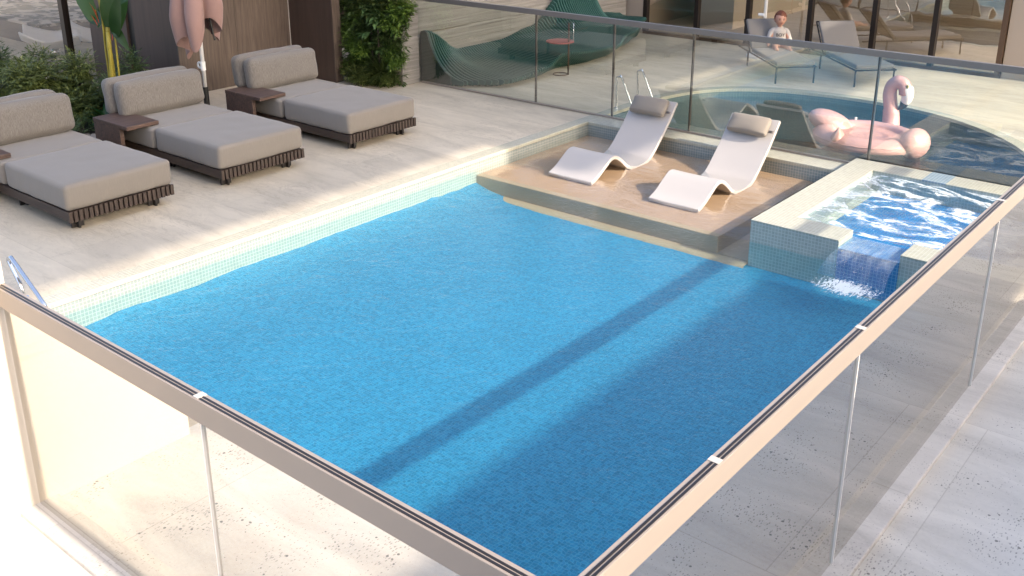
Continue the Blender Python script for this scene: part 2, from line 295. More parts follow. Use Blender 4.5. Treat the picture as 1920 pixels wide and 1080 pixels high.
# ---------------------------------------------------------------- builders
def tag(o, label=None, cat=None, group=None, kind=None):
    for k, v in (('label', label), ('category', cat), ('group', group), ('kind', kind)):
        if v: o[k] = v
    return o
def thing(name, loc, label, cat, group=None):
    o = bpy.data.objects.new(name, None); o.empty_display_size = 0.1; COL.objects.link(o); o.location = loc
    return tag(o, label, cat, group)
class MB:
    def __init__(s): s.v = []; s.f = []; s.uv = {}
    def add(s, vs, fs):
        b = len(s.v); s.v += [Vector(p) for p in vs]; s.f += [tuple(b + i for i in f) for f in fs]; return s
    def box(s, x0, x1, y0, y1, z0, z1):
        vs = [(x, y, z) for z in (z0, z1) for y in (y0, y1) for x in (x0, x1)]
        return s.add(vs, [(0, 2, 3, 1), (4, 5, 7, 6), (0, 1, 5, 4), (2, 6, 7, 3), (0, 4, 6, 2), (1, 3, 7, 5)])
    def obox(s, mat, hx, hy, hz):
        vs = [mat @ Vector((x, y, z)) for z in (-hz, hz) for y in (-hy, hy) for x in (-hx, hx)]
        return s.add(vs, [(0, 2, 3, 1), (4, 5, 7, 6), (0, 1, 5, 4), (2, 6, 7, 3), (0, 4, 6, 2), (1, 3, 7, 5)])
    def tube(s, pts, r, n=10, cap=True):
        pts = [Vector(p) for p in pts]; rs = r if isinstance(r, (list, tuple)) else [r] * len(pts)
        rings = []; prev = None
        for i, p in enumerate(pts):
            t = (pts[min(i + 1, len(pts) - 1)] - pts[max(i - 1, 0)]).normalized()
            a = t.orthogonal().normalized() if prev is None else (prev - t * prev.dot(t)).normalized()
            prev = a; b = t.cross(a)
            rings.append([p + (a * math.cos(2 * math.pi * k / n) + b * math.sin(2 * math.pi * k / n)) * rs[i] for k in range(n)])
        vs = [q for ring in rings for q in ring]; fs = []
        for i in range(len(pts) - 1):
            for k in range(n):
                fs.append((i * n + k, i * n + (k + 1) % n, (i + 1) * n + (k + 1) % n, (i + 1) * n + k))
        if cap: fs.append(tuple(range(n))[::-1]); fs.append(tuple((len(pts) - 1) * n + k for k in range(n)))
        return s.add(vs, fs)
    def prism(s, poly, z0, z1):
        n = len(poly); vs = [(x, y, z0) for x, y in poly] + [(x, y, z1) for x, y in poly]
        return s.add(vs, [tuple(range(n))[::-1], tuple(range(n, 2 * n))] + [(i, (i + 1) % n, n + (i + 1) % n, n + i) for i in range(n)])
    def ellipsoid(s, c, rx, ry, rz, n=20, m=12, mat=None, warp=None):
        vs = []; fs = []
        for j in range(m + 1):
            th = math.pi * j / m
            for i in range(n):
                ph = 2 * math.pi * i / n
                p = Vector((math.sin(th) * math.cos(ph), math.sin(th) * math.sin(ph), math.cos(th)))
                if warp: p = warp(p)
                p = Vector((p.x * rx, p.y * ry, p.z * rz))
                if mat: p = mat @ p
                vs.append(p + Vector(c))
        for j in range(m):
            for i in range(n):
                fs.append((j * n + i, (j + 1) * n + i, (j + 1) * n + (i + 1) % n, j * n + (i + 1) % n))
        return s.add(vs, fs)
    def cushion(s, c, half, r, mat=None, bulge=(0, 0, 0), wr=0.0, seed=0):
        # rounded, slightly puffed pad built on a subdivided box
        ax = []
        for h in half:
            k = max(3, int(h * 2 / 0.06)); inn = [(-h + r) + (2 * h - 2 * r) * i / k for i in range(1, k)]
            e = [-h, -h + .12 * r, -h + .35 * r, -h + .65 * r, -h + r]; ax.append(e + inn + [-q for q in reversed(e)])
        idx = {}; vs = []; fs = []
        def P(i, j, k):
            key = (i, j, k)
            if key in idx: return idx[key]
            q = Vector((ax[0][i], ax[1][j], ax[2][k]))
            n_ = Vector([max(-(half[a] - r), min(half[a] - r, q[a])) for a in range(3)])
            d = q - n_
            if d.length > 1e-9: q = n_ + d.normalized() * r
            u = [q[a] / half[a] for a in range(3)]
            for a in range(3):
                if bulge[a]:
                    o1, o2 = [b for b in range(3) if b != a]
                    q[a] += math.copysign(bulge[a], u[a]) * min(1, abs(u[a]) * 1.0) * (1 - u[o1] ** 4) * (1 - u[o2] ** 4)
            if wr: q += Vector((noise.noise(q * 9 + Vector((seed, 0, 0))), noise.noise(q * 9 + Vector((0, seed, 5))), noise.noise(q * 8 + Vector((3, 3, seed))))) * wr
            if mat: q = mat @ q
            idx[key] = len(vs); vs.append(q + Vector(c)); return idx[key]
        L = [len(a) for a in ax]
        for a in range(3):
            b, d = (a + 1) % 3, (a + 2) % 3
            for side in (0, L[a] - 1):
                for i in range(L[b] - 1):
                    for j in range(L[d] - 1):
                        q = []
                        for di, dj in ((0, 0), (1, 0), (1, 1), (0, 1)):
                            t = [0, 0, 0]; t[a] = side; t[b] = i + di; t[d] = j + dj; q.append(P(*t))
                        fs.append(tuple(q) if side else tuple(reversed(q)))
        return s.add(vs, fs)
    def build(s, name, mat, parent=None, smooth=False, bevel=0.0, label=None, cat=None, group=None, kind=None, auto=None):
        off = Vector((0, 0, 0)); o_ = parent
        while o_ is not None: off += o_.location; o_ = o_.parent
        me = bpy.data.meshes.new(name); me.from_pydata([tuple(p - off) for p in s.v], [], s.f)
        uvl = me.uv_layers.new(name='UVMap')
        for pl in me.polygons:
            n_ = pl.normal; a = max(range(3), key=lambda k: abs(n_[k])); b, d = [(1, 2), (0, 2), (0, 1)][a]
            for li in pl.loop_indices:
                q = s.v[me.loops[li].vertex_index]; uvl.data[li].uv = (q[b], q[d])
        if smooth: me.polygons.foreach_set('use_smooth', [True] * len(me.polygons))
        me.materials.append(M[mat] if isinstance(mat, str) else mat)
        o = bpy.data.objects.new(name, me); COL.objects.link(o)
        if parent: o.parent = parent
        if bevel:
            bv = o.modifiers.new('bevel', 'BEVEL'); bv.width = bevel; bv.segments = 2; bv.limit_method = 'ANGLE'
        if auto: 
            try: me.set_sharp_from_angle(angle=R(auto))
            except Exception: pass
        tag(o, label, cat, group, kind); return o

def leaf(mb, p, d, n_, L, W, fold=0.25, curl=0.2, seg=2):
    d = Vector(d).normalized(); n_ = Vector(n_); n_ = (n_ - d * n_.dot(d)); n_ = n_.normalized() if n_.length > 1e-5 else d.orthogonal().normalized(); s = d.cross(n_)
    p = Vector(p); rows = []
    for i in range(seg + 2):
        t = i / (seg + 1); wv = math.sin(math.pi * (0.12 + 0.88 * t) ** 0.8) * W * 0.5 if i <= seg else 0.0
        c = p + d * L * t - n_ * (curl * L * t * t)
        rows.append((c - s * wv + n_ * wv * fold, c, c + s * wv + n_ * wv * fold) if i <= seg else (c,))
    vs = []; fs = []
    for r_ in rows[:-1]: vs += list(r_)
    vs.append(rows[-1][0])
    for i in range(seg):
        b = i * 3; fs += [(b, b + 1, b + 4, b + 3), (b + 1, b + 2, b + 5, b + 4)]
    b = seg * 3; fs += [(b, b + 1, b + 3), (b + 1, b + 2, b + 3)]
    mb.add(vs, fs)
def rv(): 
    while True:
        v = Vector((random.uniform(-1, 1), random.uniform(-1, 1), random.uniform(-1, 1)))
        if 0.05 < v.length < 1: return v.normalized()

# ---------------------------------------------------------------- ground, decks, pool basins
W_, L_, XO, XI, YI = 5.0, 7.46, -0.104, 0.04, 7.16
def catmull(P, k=6):
    out = []
    for i in range(len(P) - 1):
        a, b, c, d = P[max(i - 1, 0)], P[i], P[i + 1], P[min(i + 2, len(P) - 1)]
        for j in range(k):
            t = j / k
            out.append(tuple(0.5 * ((2 * b[q]) + (-a[q] + c[q]) * t + (2 * a[q] - 5 * b[q] + 4 * c[q] - d[q]) * t * t + (-a[q] + 3 * b[q] - 3 * c[q] + d[q]) * t ** 3) for q in range(2)))
    out.append(tuple(P[-1])); return out
arc = catmull([(XO, L_), (-.104, 8.2), (-.05, 8.75), (.085, 9.24), (.36, 9.66), (.85, 10.0), (1.55, 10.175), (2.32, 10.17), (2.99, 9.98), (3.47, 9.69), (3.87, 9.33), (4.2, 8.85), (4.42, 8.2), (4.48, L_)])
def inset(poly, d):
    out = []
    for i, p in enumerate(poly):
        a = Vector(poly[max(i - 1, 0)]); b = Vector(poly[min(i + 1, len(poly) - 1)]); t = (b - a).normalized(); n_ = Vector((t.y, -t.x))
        out.append((p[0] + n_.x * d, p[1] + n_.y * d))
    return out
arc_in = inset(arc, 0.13); arc_in[0] = (XO + .13, L_ + .0); arc_in[-1] = (arc_in[-1][0], L_)
hole = [(XO, 0), (W_ + .02, 0), (W_ + .02, L_)] + [p for p in reversed(arc)]
outer = [(-60, -40), (60, -40), (60, 60), (-60, 60)]
def sheet(name, outer, hole, z, mat, **kw):
    loops = [[Vector((x, y, z)) for x, y in outer]] + ([[Vector((x, y, z)) for x, y in hole]] if hole else [])
    tris = geometry.tessellate_polygon(loops); flat = [p for l in loops for p in l]
    mb = MB(); mb.v = flat; mb.f = []
    for t in tris:
        a, b, c = [flat[i] for i in t]
        mb.f.append(tuple(t) if (b - a).cross(c - a).z > 0 else tuple(reversed(t)))
    return mb.build(name, mat, **kw)
MB().add([(-1500, -1500, -1.6), (1500, -1500, -1.6), (1500, 1500, -1.6), (-1500, 1500, -1.6)], [(0, 1, 2, 3)]).build('ground', 'soil', kind='structure')
sheet('pool_deck', outer, hole, 0.0, 'deck', kind='structure')
# outer pavement past the glass (own sheet 4 mm up)
sheet('outer_pavement', [(2.03, -9), (16, -9), (16, 9), (5.09, 9), (5.09, -.07), (2.03, -.07)], None, 0.004, 'outer', kind='structure')
k = MB(); k.box(2.05, 5.09, -.07, .035, .0, .028); k.box(4.985, 5.09, .0355, 7.43, .0, .028); k.build('glass_kerb', 'kerb', bevel=.006, kind='structure')

c = MB(); c.box(XO, XI, .16, L_, -.03, .006); c.box(XI, 2.93, YI, L_, -.03, .0055); c.box(XO, 5.0, .036, .16, -.03, .005); c.box(4.88, 4.984, .16, 5.28, -.03, .0055)
c.build('pool_coping', 'cope', bevel=.004, kind='structure')
FZ = -.31
def tub():
    mb = MB()
    def q(a, b, c_, d): mb.add([a, b, c_, d], [(0, 1, 2, 3)])
    q((XI, YI, -.03), (XI, .16, -.03), (XI, .16, FZ), (XI, YI, FZ))
    q((5.0, YI, -.03), (XI, YI, -.03), (XI, YI, FZ), (5.0, YI, FZ))
    q((XI, .16, -.03), (4.88, .16, -.03), (4.88, .16, FZ), (XI, .16, FZ))
    q((4.88, .16, -.03), (4.88, YI, -.03), (4.88, YI, FZ), (4.88, .16, FZ)); return mb
tub().build('pool_wall', 'walltile', kind='structure')
# floor: gentle cove up the left wall with an uneven edge
fl = MB(); NX, NY = 30, 150; vs = []
for j in range(NY + 1):
    y = .16 + (YI - .16) * j / NY
    for i in range(NX + 1):
        t = i / NX; x = XI + (4.88 - XI) * t ** 1.6
        e = math.exp(-(x - XI) / .22); lip = 0.085 + .028 * noise.noise(Vector((y * 2.1, 0, 0))) + .013 * noise.noise(Vector((y * 8, 3, 0)))
        ec = math.exp(-(y - .16) / .2) * .06
        vs.append((x, y, FZ + max(lip * e, ec)))
fl.add(vs, [(j * (NX + 1) + i, j * (NX + 1) + i + 1, (j + 1) * (NX + 1) + i + 1, (j + 1) * (NX + 1) + i) for j in range(NY) for i in range(NX)])
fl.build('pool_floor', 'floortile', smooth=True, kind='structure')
LZ = -.148
MB().box(XI + .001, 2.64, 5.31, YI - .001, -.30, LZ).build('sun_ledge', 'ledge', bevel=.006, kind='structure')
s2 = MB(); nn = 90; vs = []
for i in range(nn + 1):
    x = XI + .002 + (2.926 - XI) * i / nn; yw = 5.215 + .012 * noise.noise(Vector((x * 5, 0, 0))) + .008 * noise.noise(Vector((x * 16, 2, 0)))
    vs += [(x, yw - .02, -.312), (x, yw, -.297), (x, 5.309, -.292)]
s2.add(vs, [(i * 3 + k, i * 3 + 3 + k, i * 3 + 4 + k, i * 3 + 1 + k) for i in range(nn) for k in (0, 1)])
s2.box(2.641, 2.928, 5.3095, YI - .001, -.309, -.285); s2.build('ledge_step', 'ledge', kind='structure')
WZ = -.105
MB().add([(XI, 5.2805, WZ), (2.93, 5.2805, WZ), (2.93, YI, WZ), (XI, YI, WZ)], [(0, 1, 2, 3)]).build('ledge_water', 'ledgewater', kind='structure')
MB().add([(XI, .16, WZ), (4.88, .16, WZ), (4.88, 5.28, WZ), (XI, 5.28, WZ)], [(0, 1, 2, 3)]).build('pool_water', 'water', kind='structure')

# ---------------------------------------------------------------- raised spa
spa = thing('spa_tub', (3.9, 6.35, 0), 'raised square hot tub tiled in cream mosaic in the corner by the fence', 'spa')
SX0, SX1, SY0, SY1, SZ = 2.93, 4.965, 5.28, 7.42, .08
IX0, IX1, IY0, IY1 = 3.19, 4.86, 5.555, 7.14
t = MB(); zb = SZ - .012
t.box(SX0 - .003, 3.636, SY0 - .003, IY0, zb, SZ); t.box(4.088, SX1, SY0 - .003, IY0, zb, SZ); t.box(SX0 - .003, IX0, IY0, IY1, zb, SZ)
t.box(IX1, SX1, IY0, IY1, zb, SZ); t.box(SX0 - .003, 3.62, IY1, SY1, zb, SZ); t.box(3.82, SX1, IY1, SY1, zb, SZ)
t.build('rim', 'cope', spa, bevel=.003)
MB().box(3.6205, 3.8195, IY1, SY1, zb, SZ + .001).build('inlay_strip', 'paletile', spa)
t = MB(); t.box(SX0, 3.636, SY0, IY0 - .003, -.40, zb); t.box(4.088, SX1 - .002, SY0, IY0 - .003, -.40, zb); t.box(3.6365, 4.0875, SY0 + .002, IY0 - .004, -.40, .012)
t.box(SX0, IX0 - .003, IY0 - .0025, IY1 + .003, -.40, zb); t.box(SX0, SX1 - .002, IY1 + .0035, SY1 - .003, -.40, zb); t.box(IX1 + .003, SX1 - .002, IY0 - .0025, IY1 + .003, -.40, zb)
t.build('wall', 'spatile', spa)
t = MB(); t.box(3.637, 4.087, SY0 - .004, IY0, .0125, .02); t.build('spillway', 'skytile', spa, bevel=.003)
MB().box(3.637, 4.087, SY0 - .0035, SY0 + .001, -.30, .012).build('spillway_face', 'skytile', spa)
t = MB(); n = 26; vs = []
for j in range(n + 1):
    for i in range(n + 1):
        x = IX0 + (IX1 - IX0) * i / n; y = IY0 + (IY1 - IY0) * j / n
        dd = max((IX0 + .05 - x), 0); vs.append((x, y, -.115 + .04 * min(1, dd / .05) * (1 if dd > 0 else 0) * .7))
t.add(vs, [(j * (n + 1) + i, j * (n + 1) + i + 1, (j + 1) * (n + 1) + i + 1, (j + 1) * (n + 1) + i) for j in range(n) for i in range(n)])
sf = t.build('seat_floor', 'bluetile', spa)
sf.data.materials.append(M['cope'])
for p in sf.data.polygons:
    cc = p.center + Vector(spa.location)
    if cc.x < IX0 + .05 or cc.y > IY1 - .03: p.material_index = 1
vs = []; n = 60
for j in range(n + 1):
    for i in range(n + 1):
        x = IX0 + (IX1 - IX0) * i / n; y = IY0 + (IY1 - IY0) * j / n
        e = min(i, j, n - i, n - j) / 6; e = min(1, e)
        vs.append((x, y, .048 + .016 * e * (noise.noise(Vector((x * 5, y * 5, 0))) + .5 * noise.noise(Vector((x * 14, y * 14, 2))))))
t = MB().add(vs, [(j * (n + 1) + i, j * (n + 1) + i + 1, (j + 1) * (n + 1) + i + 1, (j + 1) * (n + 1) + i) for j in range(n) for i in range(n)])
t.build('spa_water', 'spawater', smooth=True, kind='structure')
t = MB(); vs = []; n = 14; m_ = 20
for j in range(m_ + 1):
    tt = j / m_
    if tt < .4: y = IY0 - (IY0 - SY0 + .01) * tt / .4; z = .03
    else: q = (tt - .4) / .6; y = SY0 - .01 - .24 * q ** .65; z = .03 - .14 * q ** 1.7
    for i in range(n + 1):
        x = 3.64 + (4.085 - 3.64) * i / n - (.05 * (1 - i / n) * max(0, tt - .5) * 2)
        vs.append((x, y + .006 * noise.noise(Vector((x * 20, tt * 3, 0))), z + .002 * noise.noise(Vector((x * 30, tt * 5, 3)))))
t.add(vs, [(j * (n + 1) + i, j * (n + 1) + i + 1, (j + 1) * (n + 1) + i + 1, (j + 1) * (n + 1) + i) for j in range(m_) for i in range(n)])
t.build('waterfall', 'fall', smooth=True, kind='structure')

# ---------------------------------------------------------------- round pool beyond the back fence
rc = MB(); n = len(arc)
for i in range(n - 1):
    a, b, c_, d = arc[i], arc[i + 1], arc_in[i + 1], arc_in[i]
    bb = len(rc.v)
    rc.add([(a[0], a[1], .005), (b[0], b[1], .005), (c_[0], c_[1], .005), (d[0], d[1], .005), (d[0], d[1], -.03), (c_[0], c_[1], -.03)], [(3, 2, 1, 0), (4, 5, 2, 3)])
rc.build('round_pool_coping', 'cope', kind='structure')
RF = -.62
rw = MB(); uvp = 0
for i in range(n - 1):
    c_, d = arc_in[i + 1], arc_in[i]; rw.add([(d[0], d[1], RF), (c_[0], c_[1], RF), (c_[0], c_[1], -.03), (d[0], d[1], -.03)], [(0, 1, 2, 3)])
rw.add([(XI - .01, L_ + .03, RF), (4.4, L_ + .03, RF), (4.4, L_ + .03, -.01), (XI - .01, L_ + .03, -.01)], [(0, 3, 2, 1)])
rw.build('round_pool_wall', 'rptile', kind='structure')
sheet('round_pool_floor', [p for p in arc_in] , None, RF + .002, 'rpfloor', kind='structure')
MB().box(.05, 4.3, L_ + .031, L_ + .34, -.4, -.17).build('round_pool_bench', 'cope', kind='structure')
ws = sheet('round_pool_water', [(p[0], p[1]) for p in arc_in], None, -.10, 'rpwater', kind='structure')
MB().box(XI - .12, 4.35, L_ + .0005, L_ + .03, -.2, .004).build('divider_top', 'cope', kind='structure')

# ---------------------------------------------------------------- glass fences
H = 1.1
def fence(name, label, p0, p1, joints, inward, posts=(), seam=(), railh=.088, cat='glass fence'):
    p0 = Vector(p0); p1 = Vector(p1); d = (p1 - p0); Ln = d.length; d.normalize(); nrm = Vector(inward)
    r = thing(name, (p0.x, p0.y, 0), label, cat)
    def bx(mb, a, b, w0, w1, z0, z1):
        A = p0 + d * a; B = p0 + d * b
        xs = sorted([A.x + nrm.x * w0, A.x + nrm.x * w1, B.x + nrm.x * w0, B.x + nrm.x * w1]); ys = sorted([A.y + nrm.y * w0, A.y + nrm.y * w1, B.y + nrm.y * w0, B.y + nrm.y * w1])
        mb.box(xs[0], xs[-1], ys[0], ys[-1], z0, z1)
    m = MB(); bx(m, 0, Ln, -.004, .040, H - railh, H); m.build('top_rail', 'rail' if name == 'glass_fence' else 'railgrey', r, bevel=.002)
    if not posts:
        cuts = [0] + list(joints) + [Ln]
        g = MB()
        for a, b in zip(cuts[:-1], cuts[1:]):
            bx(g, a + .012, b - .012, .004, .012, H - .0005, H + .0018); bx(g, a + .012, b - .012, .017, .025, H - .0005, H + .0018)
        g.build('gasket', 'gasket', r)
        for q in joints: j = MB(); bx(j, q - .014, q + .014, .001, .038, H - .001, H + .003); j.build('joint_plate', 'edge', r)
    cuts = [0] + list(seam) + [Ln]
    for a, b in zip(cuts[:-1], cuts[1:]):
        g = MB(); A = p0 + d * (a + .004) + nrm * .018; B = p0 + d * (b - .004) + nrm * .018
        g.add([(A.x, A.y, .012), (B.x, B.y, .012), (B.x, B.y, H - railh + .001), (A.x, A.y, H - railh + .001)], [(0, 1, 2, 3)]); g.build('glass_panel', 'glasst' if posts else 'glass', r)
    for q in seam:
        if posts: continue
        j = MB(); bx(j, q - .003, q + .003, .010, .024, .012, H - railh); j.build('panel_edge', 'seam', r)
    for q in posts: j = MB(); A = p0 + d * q; j.tube([(A.x, A.y, 0), (A.x, A.y, H - railh)], .014, 12); j.build('post', 'post', r, smooth=True, auto=40)
    if posts:
        j = MB(); bx(j, .05, Ln, -.012, .03, .006, .022); j.build('base_channel', 'rail', r)
    return r
fence('glass_fence', 'frameless glass fence along the near left edge of the pool with wide beige top rail', (2.091, 0), (5.0, 0), [1.42], (0, 1), seam=[1.42])
fence('glass_fence', 'frameless glass fence running along the right edge of the pool past the hot tub', (5.02, .0425), (5.02, 7.40), [.72, 1.84, 3.72, 5.6], (-1, 0), seam=[1.84, 3.72, 5.6])
fence('post_fence', 'glass fence with thin grey posts across the far end of the pool', (-2.82, 7.46), (5.02, 7.46), [], (0, -1), posts=[1.9, 2.97, 3.94, 5.84], seam=[1.9, 2.97, 3.94, 5.84], railh=.058)

# ---------------------------------------------------------------- white parapet at the near left
pw = MB().box(1.75, 2.089, -.76, .045, 0, 1.2).build('parapet_wall', 'wall', bevel=.008, label='low white rendered wall at the left edge beside the near glass fence', cat='wall')

# ---------------------------------------------------------------- added unseen shade caster on the right, gaps shaped to place the sunlight
bd = thing('shade_caster', (9, 3, 0), 'unseen brown shade caster added across the terrace to the right', 'building')
MB().box(9.0, 9.3, -10, 5.17, 0, 3.2).build('shade_wall', 'panel', bd)
MB().box(9.0, 9.3, 5.171, 8.1, 0, 2.33).build('shade_wall', 'panel', bd)
MB().box(9.0, 9.4, -12, 26, 5.77, 13).build('upper_shade_wall', 'panel', bd)
MB().box(9.001, 9.3, 5.85, 9.1, 4.93, 5.769).build('shade_beam', 'panel', bd)
MB().box(9.0, 9.3, 9.1, 26, 4.54, 5.46).build('shade_beam', 'panel', bd)
for y in (-10.2, 26): MB().box(9.05, 9.35, y - .2, y + .2, 0, 5.768).build('caster_column', 'panel', bd)

# ---------------------------------------------------------------- daybeds
def daybed(y0, label):
    r = thing('daybed', (-1.9, y0 + .47, 0), label, 'daybed', 'taupe daybeds on the deck beside the pool')
    y1 = y0 + .93; xf, xb = -1.10, -3.0
    m = MB(); m.box(xb, xf - .022, y0 + .012, y0 + .032, .082, .160); m.box(xb, xf - .022, y1 - .032, y1 - .012, .082, .160); m.box(xb, xb + .02, y0 + .033, y1 - .033, .082, .160)
    m.box(xb + .021, xf - .023, y0 + .033, y1 - .033, .12, .158); m.build('frame', 'bedwood', r, bevel=.003)
    m = MB(); n = 22
    for i in range(n):
        a = y0 + (y1 - y0) * i / n; m.box(xf - .0215, xf, a + .006, a + (y1 - y0) / n - .007, .076, .164)
    m.build('slat_front', 'slat', r, bevel=.0025)
    MB().box(xf - .050, xf - .0225, y0 + .034, y1 - .034, .078, .118).build('front_rail', 'foot', r)
    for x in (xf - .10, xf - .95, xf - 1.75):
        for y in (y0 + .10, y1 - .16):
            m = MB(); m.box(x - .045, x + .045, y, y + .018, 0, .081); m.box(x - .009, x + .009, y - .04, y + .06, 0.001, .080); m.build('foot', 'foot', r, bevel=.002)
    sd = random.random() * 50
    MB().cushion((-1.608, y0 + .465, .272), (.500, .462, .106), .036, bulge=(.004, .004, .012), wr=.005, seed=sd).build('front_cushion', 'cush', r, smooth=True)
    MB().cushion((-2.552, y0 + .465, .264), (.405, .462, .10), .034, bulge=(.004, .004, .008), wr=.005, seed=sd + 9).build('rear_cushion', 'cush', r, smooth=True)
    for kx, yy, zz, tl in ((-2.70, .47, .545, 8), (-2.885, .45, .555, 8)):
        mt = Matrix.Rotation(R(-tl), 3, 'Y')
        MB().cushion((kx, y0 + yy, zz), (.075, .455, .170), .058, mt, bulge=(.022, .004, .012), wr=.007, seed=sd + kx * 7).build('back_cushion', 'cushback', r, smooth=True)
    t = MB(); t.box(-2.82, -2.22, y0 - .20, y0 + .13, .374, .410); t.build('side_table', 'tabwood', r, bevel=.004)
    l = MB(); l.box(-2.82, -2.36, y0 - .195, y0 - .155, .0, .373); l.box(-2.82, -2.785, y0 - .154, y0 + .005, .0, .373); l.build('table_leg', 'tabwood', r, bevel=.003)
    return r
daybed(1.855, 'taupe two-cushion daybed at the far left, cut by the left edge, nearest the pool ladder')
daybed(3.245, 'taupe two-cushion daybed in the middle of the row, in front of the pink umbrella')
daybed(4.735, 'taupe two-cushion daybed beside the green plant wall, under the wood panelling')

# ---------------------------------------------------------------- timber niche, stone wall, left house
nb = thing('timber_niche', (-4.4, 5.6, 0), 'brown timber-clad niche wall behind the daybeds and the pink umbrella', 'wall')
MB().box(-4.56, -4.46, 4.64, 6.74, 0, 2.6).build('back_panel', 'panel', nb)
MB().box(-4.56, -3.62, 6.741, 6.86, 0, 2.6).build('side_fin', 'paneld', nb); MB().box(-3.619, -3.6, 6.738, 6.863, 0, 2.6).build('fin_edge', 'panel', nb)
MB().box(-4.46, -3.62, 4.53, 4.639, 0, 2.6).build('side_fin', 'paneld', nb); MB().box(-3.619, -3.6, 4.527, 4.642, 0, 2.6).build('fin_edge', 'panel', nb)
m = MB(); m.box(-4.459, -4.455, 6.728, 6.739, 0, 2.6); m.build('edge_trim', 'edge', nb)
for yy in (5.15, 5.9): MB().box(-4.4595, -4.4575, yy, yy + .004, 0, 2.6).build('panel_joint', 'foot', nb)

lh = thing('glazed_house', (-6, 4.6, 0), 'dark-framed glazed house behind the plants at the upper left', 'building')
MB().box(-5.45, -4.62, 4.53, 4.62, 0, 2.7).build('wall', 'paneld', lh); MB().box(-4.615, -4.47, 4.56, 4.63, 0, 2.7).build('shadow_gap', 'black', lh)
for x in (-6.10, -8.2, -10.3): MB().box(x - .05, x + .05, 4.52, 4.60, 0, 2.7).build('mullion', 'frame', lh)
MB().box(-6.165, -6.151, 4.53, 4.58, 0, 2.7).build('edge_trim', 'edge', lh)
MB().box(-12.5, -5.45, 4.515, 4.605, 2.701, 2.8).build('head_frame', 'frame', lh)
for a, b in ((-12.4, -10.351), (-10.249, -8.251), (-8.149, -6.167), (-6.049, -5.4505)):
    MB().add([(a, 4.56, .02), (b, 4.56, .02), (b, 4.56, 2.7), (a, 4.56, 2.7)], [(0, 1, 2, 3)]).build('window_pane', 'glassh', lh)
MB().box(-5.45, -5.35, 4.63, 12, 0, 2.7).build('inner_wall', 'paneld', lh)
MB().box(-14.5, -4.6, 4.6, 9.5, 2.81, 2.95).build('roof', 'wall', lh)

sw = thing('stone_wall', (-2.9, 10, 0), 'grey stone-clad wall with horizontal ridges behind the teal wave bench', 'wall')
ms = N('ridged_stone'); p = ms.coord('World', (1, .7, 42)); pp = ms.coord('World', (1, 2.0, 110))
a = ms.noise(p, 1.0, 6, 0.6, 0.4).outputs[0]; b = ms.noise(pp, 1.0, 4, 0.6).outputs[0]
f = ms.math('ADD', ms.math('MULTIPLY', a, 0.7), ms.math('MULTIPLY', b, 0.5))
ms.col(ms.mix(ms.ramp(f, [(0.42, 0.0), (0.70, 1.0)]), (0.20, 0.187, 0.172), (0.31, 0.295, 0.275))); ms.rough(0.85); ms.bump(f, 0.7, 0.012)
g = MB()
def ridged(x, y0, y1, z1, ny, nz, seed):
    vs = []
    for j in range(nz + 1):
        z = z1 * j / nz
        for i in range(ny + 1):
            y = y0 + (y1 - y0) * i / ny
            h = .006 * noise.noise(Vector((seed, y * .6, z * 38))) + .004 * noise.noise(Vector((seed, y * 1.2, z * 75)))
            gz = abs(z - (.60 + .004 * math.sin(y * 3))); h -= .02 * math.exp(-(gz / .006) ** 2)
            vs.append((x + h, y, z))
    return MB().add(vs, [(j * (ny + 1) + i, j * (ny + 1) + i + 1, (j + 1) * (ny + 1) + i + 1, (j + 1) * (ny + 1) + i) for j in range(nz) for i in range(ny)])
ridged(-2.86, 7.46, 12.3, 2.6, 130, 210, 2.0).build('cladding', ms.m, sw, smooth=True, auto=50)
ridged(-2.80, 7.14, 7.44, 2.6, 12, 210, 7.0).build('end_cladding', ms.m, sw, smooth=True, auto=50)
MB().box(-3.1, -2.875, 7.15, 12.3, 0, 2.6).build('core', 'beige', sw); MB().box(-2.874, -2.815, 7.15, 7.445, 0, 2.6).build('end_core', 'beige', sw)

# ---------------------------------------------------------------- house at the back
bh = thing('terrace_house', (0, 12.4, 0), 'house at the back with tall dark-framed sliding glass doors', 'building')
MB().box(-3.1, -2.56, 12.35, 12.6, 0, 2.8).build('wall', 'beige', bh); MB().box(2.90, 9.0, 12.38, 12.7, 0, 2.8).build('wall', 'beige', bh)
MB().box(-2.56, 2.899, 12.351, 12.43, 0.0, .045).build('floor_track', 'framebr', bh)
mx = [-2.53, -1.60, -.73, .24, 1.17, 1.99, 2.85]
for x in mx: MB().box(x - .034, x + .034, 12.345, 12.435, .0455, 2.699).build('mullion', 'frame' if x < 2.5 else 'framebr', bh)
for a, b in zip(mx[:-1], mx[1:]): MB().add([(a + .035, 12.39, .046), (b - .035, 12.39, .046), (b - .035, 12.39, 2.7), (a + .035, 12.39, 2.7)], [(0, 1, 2, 3)]).build('window_pane', 'glassb', bh)
MB().box(-3.1, 9.0, 12.35, 20, 2.801, 3.0).build('roof', 'wall', bh)
MB().box(-3.1, 9.0, 19.8, 20, 0, 2.8).build('inner_wall', 'beige', bh); MB().box(-3.1, -2.9, 12.61, 19.79, 0, 2.8).build('inner_wall', 'beige', bh)
MB().box(-2.3, -1.6, 13.6, 16.6, 0, 1.2).build('inner_partition', 'wall', bh)

